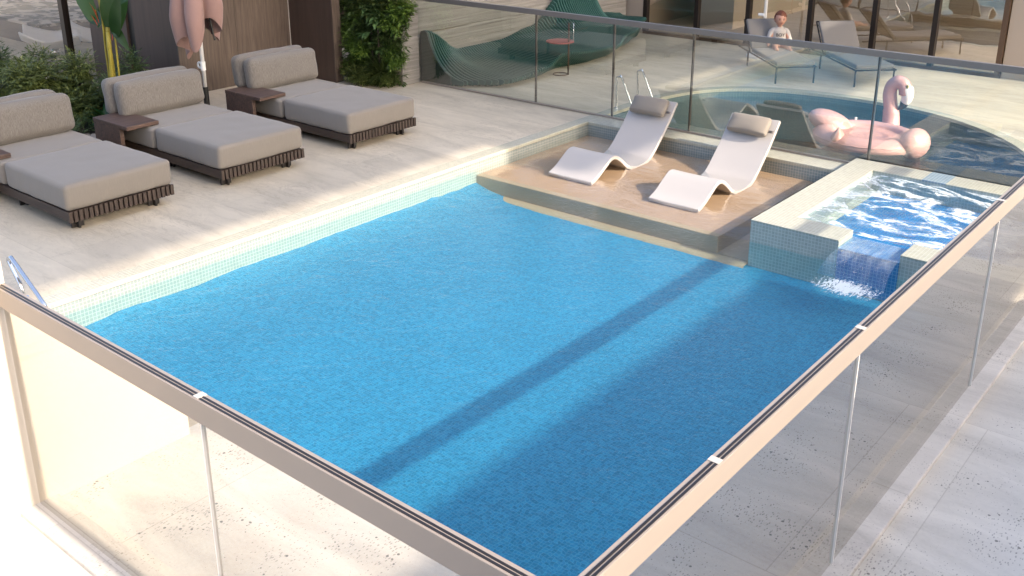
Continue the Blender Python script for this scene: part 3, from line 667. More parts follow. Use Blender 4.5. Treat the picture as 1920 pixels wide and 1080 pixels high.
# ---------------------------------------------------------------- white in-water chaises
PR = [(5.682, -.111), (5.788, -.072), (5.919, .006), (6.000, .050), (6.06, .058), (6.12, .042), (6.20, -.008), (6.30, -.085), (6.40, -.128), (6.521, -.143), (6.695, -.107), (6.866, .034), (7.007, .174), (7.178, .372)]
def smoothp(P, k=5):
    return catmull(P, k)
def chaise(x0, dy, label):
    r = thing('pool_chaise', (x0 + .25, 6.3 + dy, -.14), label, 'pool lounger', 'white moulded loungers standing on the sun ledge')
    P = smoothp(PR); n = len(P); th = .032; wd = .505; nx = 8
    vs = []; N_ = []
    for i, (y, z) in enumerate(P):
        a = P[max(i - 1, 0)]; b = P[min(i + 1, n - 1)]; t = Vector((b[0] - a[0], b[1] - a[1])).normalized(); N_.append(Vector((-t.y, t.x)))
    for s_ in (0, 1):
        for i, (y, z) in enumerate(P):
            for kx in range(nx + 1):
                u = kx / nx; e = 4 * (u - .5) ** 2
                ins = .0
                yy = y + dy - N_[i].x * th * s_ ; zz = z - N_[i].y * th * s_ + .004 * e * (1 - s_)
                vs.append((x0 + wd * u, yy, zz))
    m = MB(); m.v = [Vector(v) for v in vs]; S = n * (nx + 1); row = nx + 1
    for i in range(n - 1):
        for kx in range(nx):
            q = i * row + kx; m.f.append((q, q + 1, q + row + 1, q + row)); q += S; m.f.append((q, q + row, q + row + 1, q + 1))
    for i in range(n - 1):
        q = i * row; m.f.append((q, q + row, q + row + S, q + S)); q = i * row + nx; m.f.append((q, q + S, q + row + S, q + row))
    for kx in range(nx):
        q = kx; m.f.append((q, q + S, q + S + 1, q + 1)); q = (n - 1) * row + kx; m.f.append((q, q + 1, q + 1 + S, q + S))
    m.build('seat_shell', 'chaise', r, smooth=True, bevel=.006, auto=50)
    # headrest pillow, strap and tag
    ang = math.atan2(.372 - .174, 7.178 - 7.007); c = Vector((x0 + .245, 7.063 + dy, .292)); mt = Matrix.Rotation(ang, 3, 'X')
    def warp(q): return q
    pm = MB().cushion((0, 0, 0), (.205, .098, .030), .026, None, bulge=(0.0, .004, .022), wr=.004, seed=x0 * 9)
    for v in pm.v:
        u = abs(v.x) / .205; pin = 1 - .5 * u ** 3 * (0.6 + .4 * math.cos(v.y * 210 + x0)); v.z *= pin
        v.z += .0035 * math.sin(v.y * 170 + 1.3) * max(0, u - .45) * 2; v.y *= 1 - .05 * (1 - u)
        q = mt @ v; v.x, v.y, v.z = q.x + c.x, q.y + c.y, q.z + c.z + .028
    p_ = pm.build('headrest_pillow', 'pillow', r, smooth=True)
    off = mt @ Vector((0, -.012, .0)); cc = c + off
    st = MB(); st.obox(Matrix.Translation(cc + Vector((0, 0, .001)) + mt @ Vector((.2275, 0, .002))) @ mt.to_4x4(), .030, .013, .0025); st.build('strap', 'pillow', p_)
    st = MB(); st.obox(Matrix.Translation(cc + Vector((0, 0, .001)) + mt @ Vector((.230, 0, .006))) @ mt.to_4x4(), .014, .011, .002); st.build('label_tag', 'post', p_)
    return r
chaise(1.742, 0, 'white moulded lounger in the shallow water, right one in the sun, near the hot tub')
chaise(.602, .03, 'white moulded lounger in the shallow water, left one mostly in shade')

# ---------------------------------------------------------------- ladders
def rail_tube(pts, k=5): 
    out = []
    for i in range(len(pts) - 1):
        a, b, c_, d = [Vector(pts[max(0, min(len(pts) - 1, q))]) for q in (i - 1, i, i + 1, i + 2)]
        for j in range(k):
            t = j / k; out.append(.5 * ((2 * b) + (-a + c_) * t + (2 * a - 5 * b + 4 * c_ - d) * t * t + (-a + 3 * b - 3 * c_ + d) * t ** 3))
    out.append(Vector(pts[-1])); return out
def ladder(ys, xb, xt, zt, xw, r_, label, name='pool_ladder'):
    r = thing(name, (xb, (ys[0] + ys[1]) / 2, 0), label, 'pool ladder')
    for y in ys:
        pts = [(xb, y, 0), (xb + .3 * (xt - xb), y, zt * .4), (xt - .012, y, zt - .035), (xt, y, zt - .01), (xt + .03, y, zt), (xt + .06, y, zt - .015), (xw - .05, y, .05), (xw - .015, y, .01), (xw, y, -.04), (xw + .005, y, -.30)]
        MB().tube(rail_tube(pts, 4), r_, 10).build('handrail', 'steel', r, smooth=True)
        MB().tube([(xb, y, 0.001), (xb, y, .012)], r_ * 2, 14).build('flange', 'steel', r, smooth=True, auto=40)
    for z in (-.16, -.26): MB().box(xw - .02, xw + .05, ys[0] + r_, ys[1] - r_, z - .008, z + .008).build('step', 'steel', r, bevel=.003)
    return r
ladder((.62, 1.05), -.19, -.315, .262, .115, .0145, 'steel pool ladder at the near left corner of the big pool')
ladder((7.86, 8.30), -.06, -.055, .375, .21, .0125, 'steel pool ladder at the left side of the round pool behind the far fence')

# ---------------------------------------------------------------- pink umbrella
um = thing('umbrella', (-2.965, 4.40, 0), 'closed blush-pink parasol on a white pole between the daybeds', 'umbrella')
ux, uy = -2.965, 4.40
MB().tube([(ux, uy, .05), (ux, uy, .445)], .030, 16).build('pole_sleeve', 'black', um, smooth=True, auto=40)
MB().box(ux - .2, ux + .2, uy - .2, uy + .2, 0, .05).build('base', 'black', um, bevel=.006)
MB().tube([(ux, uy, .446), (ux, uy, 2.1)], .0205, 16).build('pole', 'white', um, smooth=True)
m = MB(); m.tube([(ux, uy, .625), (ux, uy, .715)], .027, 16); m.build('collar', 'white', um, smooth=True, auto=40)
m = MB(); tt = [(ux + .03 * math.cos(a) - .045, uy - .01, .675 + .03 * math.sin(a)) for a in [i * math.pi / 8 for i in range(17)]]; m.tube(tt, .010, 8); m.build('crank_ring', 'white', um, smooth=True)
m = MB(); nA, nZ = 96, 26; vs = []
for j in range(nZ + 1):
    t = j / nZ
    for i in range(nA):
        a = 2 * math.pi * i / nA
        lob = 5; ph = a * lob / 2
        f = abs(math.sin(ph + .4 * math.sin(t * 2.2)))
        hang = 1.0 + .12 * math.cos(a - .3) - .10 * f ** 2 + .10 * math.sin(a * 3 + 1.0)
        z = 2.05 + (hang - 2.05) * t
        rr = .035 + (.07 + .20 * (1 - (1 - t) ** 1.5)) * (.28 + .72 * f ** .55) * (1 - .25 * max(0, t - .75) / .25)
        vs.append((ux + rr * math.cos(a) * 1.05, uy + rr * math.sin(a), z))
m.add(vs, [(j * nA + i, j * nA + (i + 1) % nA, (j + 1) * nA + (i + 1) % nA, (j + 1) * nA + i) for j in range(nZ) for i in range(nA)])
m.build('canopy', 'umb', um, smooth=True)
for q, (dx, dy) in enumerate(((.17, .06), (-.12, -.04))): MB().tube([(ux + dx * .5, uy + dy * .5, 1.5), (ux + dx, uy + dy, .95 + .03 * q)], .010, 8).build('rib', 'black', um)
um2 = thing('umbrella', (-.16, 11.75, 0), 'white umbrella pole standing behind the child at the back terrace', 'umbrella')
MB().tube([(-.16, 11.75, .03), (-.16, 11.75, 2.3)], .024, 14).build('pole', 'white', um2, smooth=True)
MB().tube([(-.16, 11.75, 0), (-.16, 11.75, .03)], .22, 24).build('base', 'white', um2, smooth=True, auto=40)
MB().tube([(-.245, 11.72, .60), (-.16, 11.72, .60)], .022, 10).build('crank', 'white', um2, smooth=True, auto=40)

# ---------------------------------------------------------------- teal wave bench
wb = thing('wave_bench', (-2.3, 9.6, 0), 'long teal wave-shaped slatted bench against the stone wall', 'bench')
def lin(P, y):
    for (a, b), (c_, d) in zip(P[:-1], P[1:]):
        if y <= c_:
            t = max(0, min(1, (y - a) / (c_ - a))); t = t * t * (3 - 2 * t); return b + (d - b) * t
    return P[-1][1]
HB = [(7.5, .66), (8.15, .34), (9.0, .34), (9.7, .44), (10.5, .88), (11.0, .86), (11.5, .42), (12.0, .36)]
XF = [(7.5, -2.12), (7.95, -1.66), (8.5, -1.62), (9.2, -1.76), (9.8, -1.70), (10.3, -1.72), (11.0, -1.95), (12.0, -2.25)]
ZF = [(7.5, .07), (8.0, .10), (8.6, .16), (9.1, .24), (9.8, .20), (10.4, .17), (11.2, .24), (12.0, .32)]
def prof(y):
    hb, xf, zf = lin(HB, y), lin(XF, y), lin(ZF, y); x0 = -2.82
    top = [(x0, 0), (x0, hb - .06), (x0 + .02, hb - .015), (x0 + .07, hb), (x0 + .12, hb - .025)]
    A = Vector((x0 + .12, hb - .025)); D = Vector((xf - .02, zf + .015))
    zs = min(.26, hb - .08); 
    B = Vector((x0 + .12 + .10, hb - .03 - (hb - zf) * .55)); C_ = Vector((x0 + .12 + (xf - x0) * .42, zf + .01 + .02))
    for i in range(1, 13):
        t = i / 13; q = (1 - t) ** 3 * A + 3 * (1 - t) ** 2 * t * B + 3 * (1 - t) * t * t * C_ + t ** 3 * D; top.append((q.x, q.y))
    top += [(xf - .02, zf + .015), (xf, zf), (xf - .005, zf - .03), (xf - .03, max(.02, zf - .05)), (xf - .16, .03), (xf - .2, 0)]
    return top
m = MB(); y = 7.52; k_ = 0
while y < 11.98:
    P = prof(y); n = len(P); vs = [(x, y, z + .001) for x, z in P] + [(x, y + .019, z + .001) for x, z in P]
    m.add(vs, [tuple(range(n)), tuple(reversed(range(n, 2 * n)))] + [(i, n + i, n + (i + 1) % n, (i + 1) % n) for i in range(n)]); y += .046
m.build('rib_slats', 'teal', wb, smooth=False)
P = prof(7.5); n = len(P); P2 = [(x, z) for x, z in P[:9]] + [(P[9][0], P[9][1]), (P[12][0], P[12][1]), (P[14][0], P[14][1] ), (P[14][0], 0)]
n = len(P2); MB().add([(x, 7.49, z + .001) for x, z in P2] + [(x, 7.518, z + .001) for x, z in P2], [tuple(range(n)), tuple(reversed(range(n, 2 * n)))] + [(i, n + i, n + (i + 1) % n, (i + 1) % n) for i in range(n)]).build('end_panel', 'tealdark', wb)
m = MB(); vs = []; yy = [7.52 + i * .15 for i in range(30)]
for y in yy:
    P = prof(y)[4:17]; vs += [(x - .05, y, z - .08) for x, z in P]
q = 13; m.add(vs, [(j * q + i, (j + 1) * q + i, (j + 1) * q + i + 1, j * q + i + 1) for j in range(len(yy) - 1) for i in range(q - 1)])
m.build('inner_liner', 'tealdark', wb, smooth=True)

# side table with coral top
st = thing('side_table', (-1.58, 9.0, 0), 'round coral side table on a thin bent pole in front of the teal bench', 'side table')
MB().tube([(-1.72, 8.99, .425), (-1.72, 8.99, .437)], .185, 32).build('table_top', 'coral', st, smooth=True, auto=40)
m = MB(); m.tube([(-1.58, 8.99, .005), (-1.58, 8.99, .68)], .011, 10); m.tube([(-1.58, 8.99, .418), (-1.72, 8.99, .418)], .008, 8); m.build('pole', 'framebr', st, smooth=True)
m = MB(); m.tube([(-1.67 + .095 * math.cos(a), 8.94 + .095 * math.sin(a), .010) for a in [i * math.pi / 16 for i in range(33)]], .007, 8, False); m.build('base_ring', 'framebr', st, smooth=True)
m = MB(); m.tube([(-1.58, 8.985, .47), (-1.58, 8.985, .69), (-1.50, 8.985, .69), (-1.50, 8.985, .47), (-1.58, 8.985, .47)], .006, 8, False); m.build('handle', 'steel', st, smooth=True)

# ---------------------------------------------------------------- two terrace loungers
AX = Vector((-.7071, .7071, 0)); WX = Vector((.7071, .7071, 0))
def lounger(fx, fy, label):
    r = thing('sun_lounger', (fx - .4, fy + .8, 0), label, 'sun lounger', 'grey sling loungers on the back terrace')
    o = Vector((fx, fy, 0)); P = lambda t, s, z: o + AX * t + WX * s + Vector((0, 0, z))
    wd = .52
    for s in (.01, wd - .01):
        for t in (.0, 1.12): MB().tube([P(t, s, 0), P(t, s, .205)], .012, 8).build('leg', 'frame', r, smooth=True)
    m = MB(); m.tube([P(-.02, 0, .21), P(1.5, 0, .21)], .011, 8); m.tube([P(-.02, wd, .21), P(1.5, wd, .21)], .011, 8); m.tube([P(-.02, 0, .21), P(-.02, wd, .21)], .011, 8)
    m.tube([P(1.02, 0, .21), P(1.36, 0, .60)], .010, 8); m.tube([P(1.02, wd, .21), P(1.36, wd, .60)], .010, 8); m.tube([P(1.36, 0, .60), P(1.36, wd, .60)], .010, 8); m.build('frame', 'frame', r, smooth=True)
    rot = Matrix.Rotation(R(135), 3, 'Z')
    MB().cushion(P(.50, wd / 2, .245), (.50, .25, .028), .022, rot, bulge=(0, 0, .006), wr=.002, seed=fx).build('seat_pad', 'loungegrey', r, smooth=True)
    rb = rot @ Matrix.Rotation(R(-49), 3, 'Y')
    MB().cushion(P(1.17, wd / 2, .43), (.235, .25, .026), .022, rb, bulge=(0, 0, .006), wr=.002, seed=fx + 3).build('back_pad', 'loungegrey', r, smooth=True)
    return r
lounger(.767, 10.22, 'grey lounger behind the far fence on which the small child sits')
lounger(1.615, 10.67, 'empty grey lounger behind the far fence, nearest the flamingo float')

# ---------------------------------------------------------------- child
ch = thing('person', (.29, 11.27, .27), 'small red-haired child in a white printed top sitting on the left terrace lounger', 'child')
def skin(name, pts, edges, rad, mat, parent, sub=2):
    off = Vector(parent.location)
    me = bpy.data.meshes.new(name); me.from_pydata([tuple(Vector(p) - off) for p in pts], edges, []); me.materials.append(M[mat])
    o = bpy.data.objects.new(name, me); COL.objects.link(o); o.parent = parent
    o.modifiers.new('skin', 'SKIN'); me.skin_vertices.new() if not me.skin_vertices else None
    for i, r_ in enumerate(rad): me.skin_vertices[0].data[i].radius = (r_, r_)
    me.skin_vertices[0].data[0].use_root = True
    sb = o.modifiers.new('sub', 'SUBSURF'); sb.levels = sub; sb.render_levels = sub
    o.modifiers['skin'].use_smooth_shade = True
    return o
# the child faces the camera: face direction F, right-hand side S
F = Vector((.40, -.92, 0)).normalized() ; F = Vector((.62, -.78, 0)).normalized(); S = Vector((F.y * -1, F.x, 0)) * -1
B0 = Vector((.29, 11.27, .272))
def bp(f, s, z): return B0 + F * f + S * s + Vector((0, 0, z))
body = [bp(0, 0, .04), bp(0, 0, .14), bp(0, 0, .21), bp(0, 0, .255), bp(.0, 0, .30), bp(0, .075, .215), bp(.03, .12, .14), bp(.06, .15, .05), bp(.09, .155, .01), bp(0, -.075, .215), bp(.03, -.12, .14), bp(.06, -.15, .05), bp(.09, -.155, .01),
        bp(.05, .06, .02), bp(.20, .09, .03), bp(.32, .09, .0), bp(.36, .09, .03), bp(.05, -.06, .02), bp(.20, -.09, .03), bp(.32, -.09, .0), bp(.36, -.09, .03)]
bed = [(0, 1), (1, 2), (2, 3), (3, 4), (2, 5), (5, 6), (6, 7), (7, 8), (2, 9), (9, 10), (10, 11), (11, 12), (0, 13), (13, 14), (14, 15), (15, 16), (0, 17), (17, 18), (18, 19), (19, 20)]
skin('body', body, bed, [.055, .05, .045, .030, .030, .033, .028, .022, .016, .033, .028, .022, .016, .048, .040, .026, .022, .048, .040, .026, .022], 'skin', ch)
m = MB(); m.tube(rail_tube([bp(.0, 0, .005), bp(0, 0, .06), bp(0, 0, .13), bp(0, 0, .20), bp(0, 0, .245), bp(.004, 0, .272)], 3), [.088, .089, .090, .090, .090, .090, .089, .088, .088, .087, .083, .076, .064, .052, .044, .040], 26)
for v in m.v:
    q = v - B0; a_ = q.dot(F); v -= F * a_ * .18; v += S * (q.dot(S) * .16)
for sg in (1, -1):
    m.tube(rail_tube([bp(0, sg * .055, .228), bp(0, sg * .098, .205), bp(.02, sg * .128, .14), bp(.045, sg * .143, .085), bp(.06, sg * .148, .055)], 3), [.036, .038, .040, .041, .040, .038, .036, .035, .034, .033, .032, .031, .030], 16)
m.build('shirt', 'shirt', ch, smooth=True)
HC = bp(.02, .0, .375); RM = Matrix((( -S.x, F.x, 0), (-S.y, F.y, 0), (0, 0, 1)))  # columns: side, forward, up
RM = Matrix(((-S.x, F.x, 0), (-S.y, F.y, 0), (0, 0, 1)))
def headwarp(p):
    q = p.copy()
    if p.z < 0: q.x *= 1 - .22 * (-p.z) ** 1.3; q.y *= 1 - .10 * (-p.z)
    if p.y > .3 and -.6 < p.z < .2: q.y += .04 * math.exp(-((p.x / .16) ** 2) - ((p.z + .18) / .13) ** 2) * 3
    if p.y > .2: q += Vector((0, .05, 0)) * (math.exp(-((abs(p.x) - .42) / .22) ** 2 - ((p.z + .30) / .22) ** 2)); q.y -= .08 * math.exp(-((abs(p.x) - .34) / .15) ** 2 - ((p.z - .02) / .12) ** 2)
    return q
hd = MB().ellipsoid(HC, .075, .082, .098, 40, 28, RM, headwarp).build('head', 'skin', ch, smooth=True)
for s in (-1, 1):
    MB().ellipsoid(HC + RM @ Vector((s * .074, -.006, -.010)), .010, .017, .024, 12, 8, RM).build('ear', 'skin', hd, smooth=True)
    MB().ellipsoid(HC + RM @ Vector((s * .027, .0755, .000)), .0115, .005, .0065, 12, 8, RM).build('eye', 'eye', hd, smooth=True)
    MB().ellipsoid(HC + RM @ Vector((s * .028, .0775, .018)), .015, .004, .003, 10, 6, RM).build('eyebrow', 'hair', hd, smooth=True)
MB().ellipsoid(HC + RM @ Vector((0, .079, -.050)), .017, .005, .0055, 12, 8, RM).build('mouth', 'lip', hd, smooth=True)
def hw(p):
    q = p.copy()
    if p.y > .25 and p.z < .42 - .25 * p.x: q *= .90
    n_ = noise.noise(p * 4) * .10 + .02; q *= 1 + n_
    if p.z < -.45: q *= .86
    return q
MB().ellipsoid(HC + RM @ Vector((0, -.008, .012)), .081, .088, .100, 40, 28, RM, hw).build('hair', 'hair', ch, smooth=True)
tm = bpy.data.curves.new('print', 'FONT'); tm.body = 'BOY'; tm.size = .062; tm.align_x = 'CENTER'; tm.extrude = .001; tm.materials.append(M['ink'])
to_ = bpy.data.objects.new('tmp', tm); COL.objects.link(to_); bpy.context.view_layer.update()
mt_ = bpy.data.meshes.new_from_object(to_); bpy.data.objects.remove(to_); to = bpy.data.objects.new('shirt_print', mt_); COL.objects.link(to); to.parent = ch
to.matrix_local = Matrix.Translation(bp(.090, 0, .150) - Vector(ch.location)) @ Matrix(((-S.x, 0, F.x, 0), (-S.y, 0, F.y, 0), (0, 1, 0, 0), (0, 0, 0, 1)))

# ---------------------------------------------------------------- flamingo float
fm = thing('flamingo_float', (2.62, 8.5, -.1), 'pink inflatable flamingo ring floating in the round pool', 'pool float')
BC = Vector((2.63, 8.50, 0)); m = MB(); nA, nR = 72, 30; vs = []
for j in range(nR + 1):
    t = j / nR
    if t < .45: rr = .60 * t / .45; z = .018 - .018 * math.cos(rr / .60 * math.pi * 1.0) * .5 + (.012 * math.exp(-((rr - .36) / .04) ** 2))
    else:
        ph = (t - .45) / .55 * math.pi * 1.15; rr = .60 + .20 + .20 * math.sin(ph - math.pi / 2) ; z = .028 + .085 * math.sin(ph) * (1 if ph < math.pi else 1.0) - (.09 * max(0, (ph - math.pi / 2) / math.pi))
        z = .02 + .075 * math.cos((ph - math.pi * .42)) - .075 * math.cos(math.pi * .42)
    for i in range(nA):
        a = 2 * math.pi * i / nA; wv = .006 * math.sin(a * 36) * max(0, t - .72) * 3
        vs.append((BC.x + (rr + wv) * .56 * math.cos(a), BC.y + (rr + wv) * .50 * math.sin(a), z + .004 * noise.noise(Vector((a * 3, rr * 5, 0)))))
m.add(vs, [(j * nA + i, j * nA + (i + 1) % nA, (j + 1) * nA + (i + 1) % nA, (j + 1) * nA + i) for j in range(nR) for i in range(nA)])
m.build('ring_body', 'pink', fm, smooth=True)
m = MB(); m.tube([(BC.x + .995 * .56 * math.cos(a), BC.y + .995 * .50 * math.sin(a), .012 + .003 * math.sin(a * 24)) for a in [i * math.pi / 60 for i in range(121)]], .004, 6, False); m.build('seam', 'pink', fm, smooth=True)
for a_ in (.6, 2.2): MB().tube([(BC.x + .45 * math.cos(a_), BC.y + .40 * math.sin(a_), .07), (BC.x + .45 * math.cos(a_), BC.y + .40 * math.sin(a_), .10)], .012, 10).build('valve', 'white', fm, smooth=True, auto=40)
def puff(s):
    def wf(p):
        q = p.copy(); 
        cr = .05 * abs(math.sin(6 * math.atan2(p.z, p.y))) * max(0, abs(p.x) - .2); return q * (1 - cr)
    return wf
MB().ellipsoid((2.17, 8.66, .035), .26, .21, .125, 40, 24, Matrix.Rotation(R(28), 3, 'Z') @ Matrix.Rotation(R(22), 3, 'Y'), puff(1)).build('wing', 'pink', fm, smooth=True)
MB().ellipsoid((3.13, 8.42, .035), .135, .19, .155, 40, 24, Matrix.Rotation(R(-12), 3, 'Z'), puff(1)).build('wing', 'pink', fm, smooth=True)
MB().ellipsoid((2.46, 8.13, .045), .075, .10, .095, 30, 18, Matrix.Rotation(R(12), 3, 'Z') , lambda p: Vector((p.x * (1 - .7 * max(0, p.z)), p.y * (1 - .5 * max(0, p.z)), p.z * 1.15))).build('tail', 'pink', fm, smooth=True)
nk = rail_tube([(2.70, 8.93, -.03), (2.69, 8.97, .05), (2.675, 8.99, .15), (2.652, 8.99, .27), (2.636, 8.99, .37), (2.650, 8.99, .455), (2.705, 8.99, .505), (2.765, 8.99, .485), (2.793, 8.99, .425), (2.800, 8.99, .375)], 5)
nr = [.098 - .030 * min(1, i / 22) for i in range(len(nk))]; nr[-1] = .05; nr = [min(r_, .072 if i > 12 else .1) for i, r_ in enumerate(nr)]
MB().tube(nk, nr, 24).build('neck', 'pink', fm, smooth=True)
MB().tube(rail_tube([(2.800, 8.99, .46), (2.815, 8.99, .40), (2.818, 8.99, .34), (2.800, 8.99, .295)], 4), [.060, .064, .066, .066, .065, .064, .062, .060, .056, .052, .05, .047, .044], 20).build('beak', 'white', fm, smooth=True)
MB().tube(rail_tube([(2.800, 8.99, .297), (2.780, 8.99, .25), (2.742, 8.99, .215)], 4), [.045, .044, .042, .038, .033, .026, .018, .012, .006], 18).build('beak_tip', 'black', fm, smooth=True)
MB().ellipsoid((2.822, 8.935, .475), .016, .008, .022, 12, 8).build('eye', 'stem', fm, smooth=True)

# ---------------------------------------------------------------- left house interior pieces
lt = thing('platform_table', (-11, 6.6, 0), 'low pale platform with a dark patterned top seen through the upper left glass', 'platform')
MB().box(-14, -8.9, 5.6, 7.6, 0, .30).build('base', 'tabwood', lt)
mr = N('patterned_top'); a = mr.noise(mr.coord('World', (1, 1.6, 1)), 3.0, 3, .5, 1.0).outputs[0]
mr.col(mr.ramp(a, [(0.46, (0.50, 0.44, 0.38)), (0.52, (0.03, 0.03, 0.03))])); mr.rough(.8)
MB().box(-14, -8.9, 5.55, 7.6, .301, .34).build('patterned_top', mr.m, lt)
def shell(x, y, rz, label):
    r = thing('shell_chair', (x, y, 0), label, 'chair', 'white shell chairs inside the left house')
    m = MB(); vs = []; rot = Matrix.Rotation(R(rz), 3, 'Z'); na, nb_ = 16, 12
    for j in range(nb_ + 1):
        v = j / nb_; yy = -.35 + .75 * v; zz = .12 + .05 * math.cos(v * 3) + (.42 * max(0, v - .45) ** 1.2)
        for i in range(na + 1):
            u = i / na * 2 - 1; q = rot @ Vector((u * .42 * (.75 + .4 * math.sin(v * 3)), yy, 0)); vs.append((x + q.x, y + q.y, zz + .16 * u * u))
    m.add(vs, [(j * (na + 1) + i, j * (na + 1) + i + 1, (j + 1) * (na + 1) + i + 1, (j + 1) * (na + 1) + i) for j in range(nb_) for i in range(na)])
    o = m.build('seat_shell', 'white', r, smooth=True); sd = o.modifiers.new('s', 'SOLIDIFY'); sd.thickness = .02
    m = MB(); m.tube([(x, y, 0), (x, y, .12)], .05, 12); m.build('pedestal', 'steel', r, smooth=True)
shell(-8.1, 5.35, 150, 'left white shell chair behind the fern shrub inside the glazed house')
shell(-8.0, 6.0, 70, 'right white shell chair beside the dark window post inside the glazed house')

# ---------------------------------------------------------------- planting
def shrub(name, c, rx, ry, rz, n, L, Wd, mat, label, cat, group=None, curl=.25, upb=.2, sprig=6, clump=None, stem=True, fold=.25, ls=1.0):
    L *= ls; Wd *= ls
    c = Vector(c); r = thing(name, (c.x, c.y, 0), label, cat, group); m = MB(); sm = MB()
    cl = [c + Vector((random.uniform(-1, 1) * rx, random.uniform(-1, 1) * ry, random.uniform(-1, 1) * rz)) * .8 for _ in range(clump or 9)]
    for i in range(n):
        base = random.choice(cl); d0 = rv(); d0.z = d0.z * .8 + upb
        p = base + Vector((d0.x * rx, d0.y * ry, d0.z * rz)) * random.uniform(.12, .5)
        if p.z < .01: continue
        d = (d0 + rv() * .5 + Vector((.25, -.2, 0))).normalized()
        for k in range(sprig):
            t = k / max(1, sprig - 1); q = p + d * L * t * 1.8; side = d.cross(Vector((0, 0, 1))); side = side.normalized() if side.length > .1 else Vector((1, 0, 0))
            s_ = 1 if k % 2 else -1; dd = (d * .7 + side * s_ * .9 + rv() * .25).normalized() if k < sprig - 1 else d
            leaf(m, q, dd, Vector((0, 0, 1)) + rv() * .5, L * random.uniform(.7, 1.2), Wd * random.uniform(.8, 1.2), fold, curl, 1)
    m.build('foliage', mat, r)
    if stem:
        for k in cl[:5]: sm.tube([(c.x, c.y, 0), ((c.x + k.x) / 2, (c.y + k.y) / 2, k.z * .5), tuple(k)], [.012, .009, .005], 6)
        sm.build('stem', 'bedwood', r)
    return r
gp = 'plants of the green wall beside the timber niche'
gb = MB().box(-3.60, -2.86, 7.30, 7.42, 0, 2.2).build('green_wall_board', 'panel', label='brown board standing behind the plants of the green wall', cat='board')
shrub('fluffy_shrub', (-3.52, 7.08, .78), .22, .16, .24, 700, .034, .011, 'leaf_fluffy', 'feathery light green shrub at the top left of the green wall', 'shrub', gp, stem=False, ls=1.35)
shrub('fluffy_shrub', (-3.42, 6.98, .36), .24, .17, .20, 1000, .034, .011, 'leaf_fluffy', 'bright yellow-green feathery shrub in the middle of the green wall', 'shrub', gp, stem=False, ls=1.25)
shrub('fluffy_shrub', (-3.30, 6.95, .12), .42, .20, .12, 1500, .034, .011, 'leaf_fern', 'darker green feathery shrub low at the foot of the green wall', 'shrub', gp, stem=False, ls=1.4)
shrub('fluffy_shrub', (-2.84, 7.05, .36), .13, .12, .13, 320, .034, .013, 'leaf_fluffy', 'small shrub poking out right of the green wall, above the spiky plant', 'shrub', gp, stem=False, ls=1.3)
shrub('fluffy_shrub', (-2.84, 7.08, .86), .17, .13, .15, 330, .045, .022, 'leaf_fluffy', 'leafy green shrub at the upper right edge of the green wall', 'shrub', gp, stem=False, ls=1.2)
shrub('fluffy_shrub', (-3.26, 7.12, .55), .44, .14, .55, 2600, .05, .02, 'leaf_fern2', 'dark leafy background shrub filling the green wall', 'shrub', gp, stem=False, ls=1.3, clump=26)
shrub('fluffy_shrub', (-3.2, 7.12, 1.12), .45, .16, .22, 1300, .04, .015, 'leaf_fern', 'dense green shrub along the top of the green wall', 'shrub', gp, stem=False, ls=1.3, clump=16)
def rosette(c, n, L, Wd, mat, label, cat, name, tilt=(.2, 1.0), curl=.3, group=None, dirb=(0, 0, 0), seg=3, fold=.25, jit=.03):
    c = Vector(c); r = thing(name, (c.x, c.y, 0), label, cat, group); m = MB()
    for i in range(n):
        a = i * 2.399 + random.uniform(-.2, .2); e = random.uniform(*tilt)
        d = Vector((math.cos(a) * math.cos(e), math.sin(a) * math.cos(e), math.sin(e))) + Vector(dirb)
        leaf(m, c + rv() * jit, d, Vector((0, 0, 1)) + d * .1, L * random.uniform(.8, 1.15), Wd * random.uniform(.85, 1.1), fold, curl, seg)
    m.build('foliage', mat, r); MB().tube([(c.x, c.y, 0), tuple(c)], .012, 7).build('stem', 'bedwood', r); return r
for k, (p, L) in enumerate((((-3.16, 6.98, .66), .17), ((-3.02, 6.96, .86), .16), ((-3.0, 6.98, .50), .14), ((-3.2, 7.0, .92), .16))):
    rosette(p, 13, L, L * .42, 'leaf_broad', ['broad-leaved plant in the centre of the green wall', 'broad-leaved plant near the top right of the green wall', 'broad-leaved plant just above the spiky plant', 'broad-leaved plant at the top centre of the green wall'][k], 'plant', 'broad_leaf_plant', (-.5, .9), .35, gp, (.35, -.5, 0), jit=.05)
rosette((-2.98, 6.93, .19), 190, .26, .017, 'leaf_spiky', 'big dark spiky rosette plant at the lower right of the green wall', 'plant', 'spiky_plant', (-.5, 1.3), .12, gp, (.25, -.45, 0), 3, .3, .03)
# left planting bed
MB().box(-7.5, -3.25, 1.5, 4.45, 0.001, .03).build('planting_soil', 'soil', kind='structure')
gl_ = 'shrubs of the planting bed behind the daybeds'
shrub('fern_shrub', (-4.95, 3.50, .38), .55, .3, .28, 1300, .052, .017, 'leaf_fern', 'fine-leaved green shrub at the far left behind the first daybed', 'shrub', gl_, sprig=8)
shrub('fern_shrub', (-4.35, 3.75, .36), .40, .3, .28, 900, .052, .017, 'leaf_fern', 'fine-leaved green shrub below the dark window post', 'shrub', gl_, sprig=8)
shrub('fern_shrub', (-3.85, 3.95, .38), .32, .25, .30, 620, .055, .013, 'leaf_fern2', 'dark airy shrub left of the tall orange-flowered plant', 'shrub', gl_, sprig=8)
shrub('fern_shrub', (-5.75, 3.3, .40), .55, .3, .34, 1100, .05, .018, 'leaf_fern2', 'low dark shrub at the left edge of the planting bed', 'shrub', gl_, sprig=8)
shrub('fern_shrub', (-3.7, 3.3, .10), .28, .25, .10, 260, .030, .012, 'leaf_fern2', 'low groundcover shrub by the pale pebbles behind the first daybed', 'shrub', gl_)
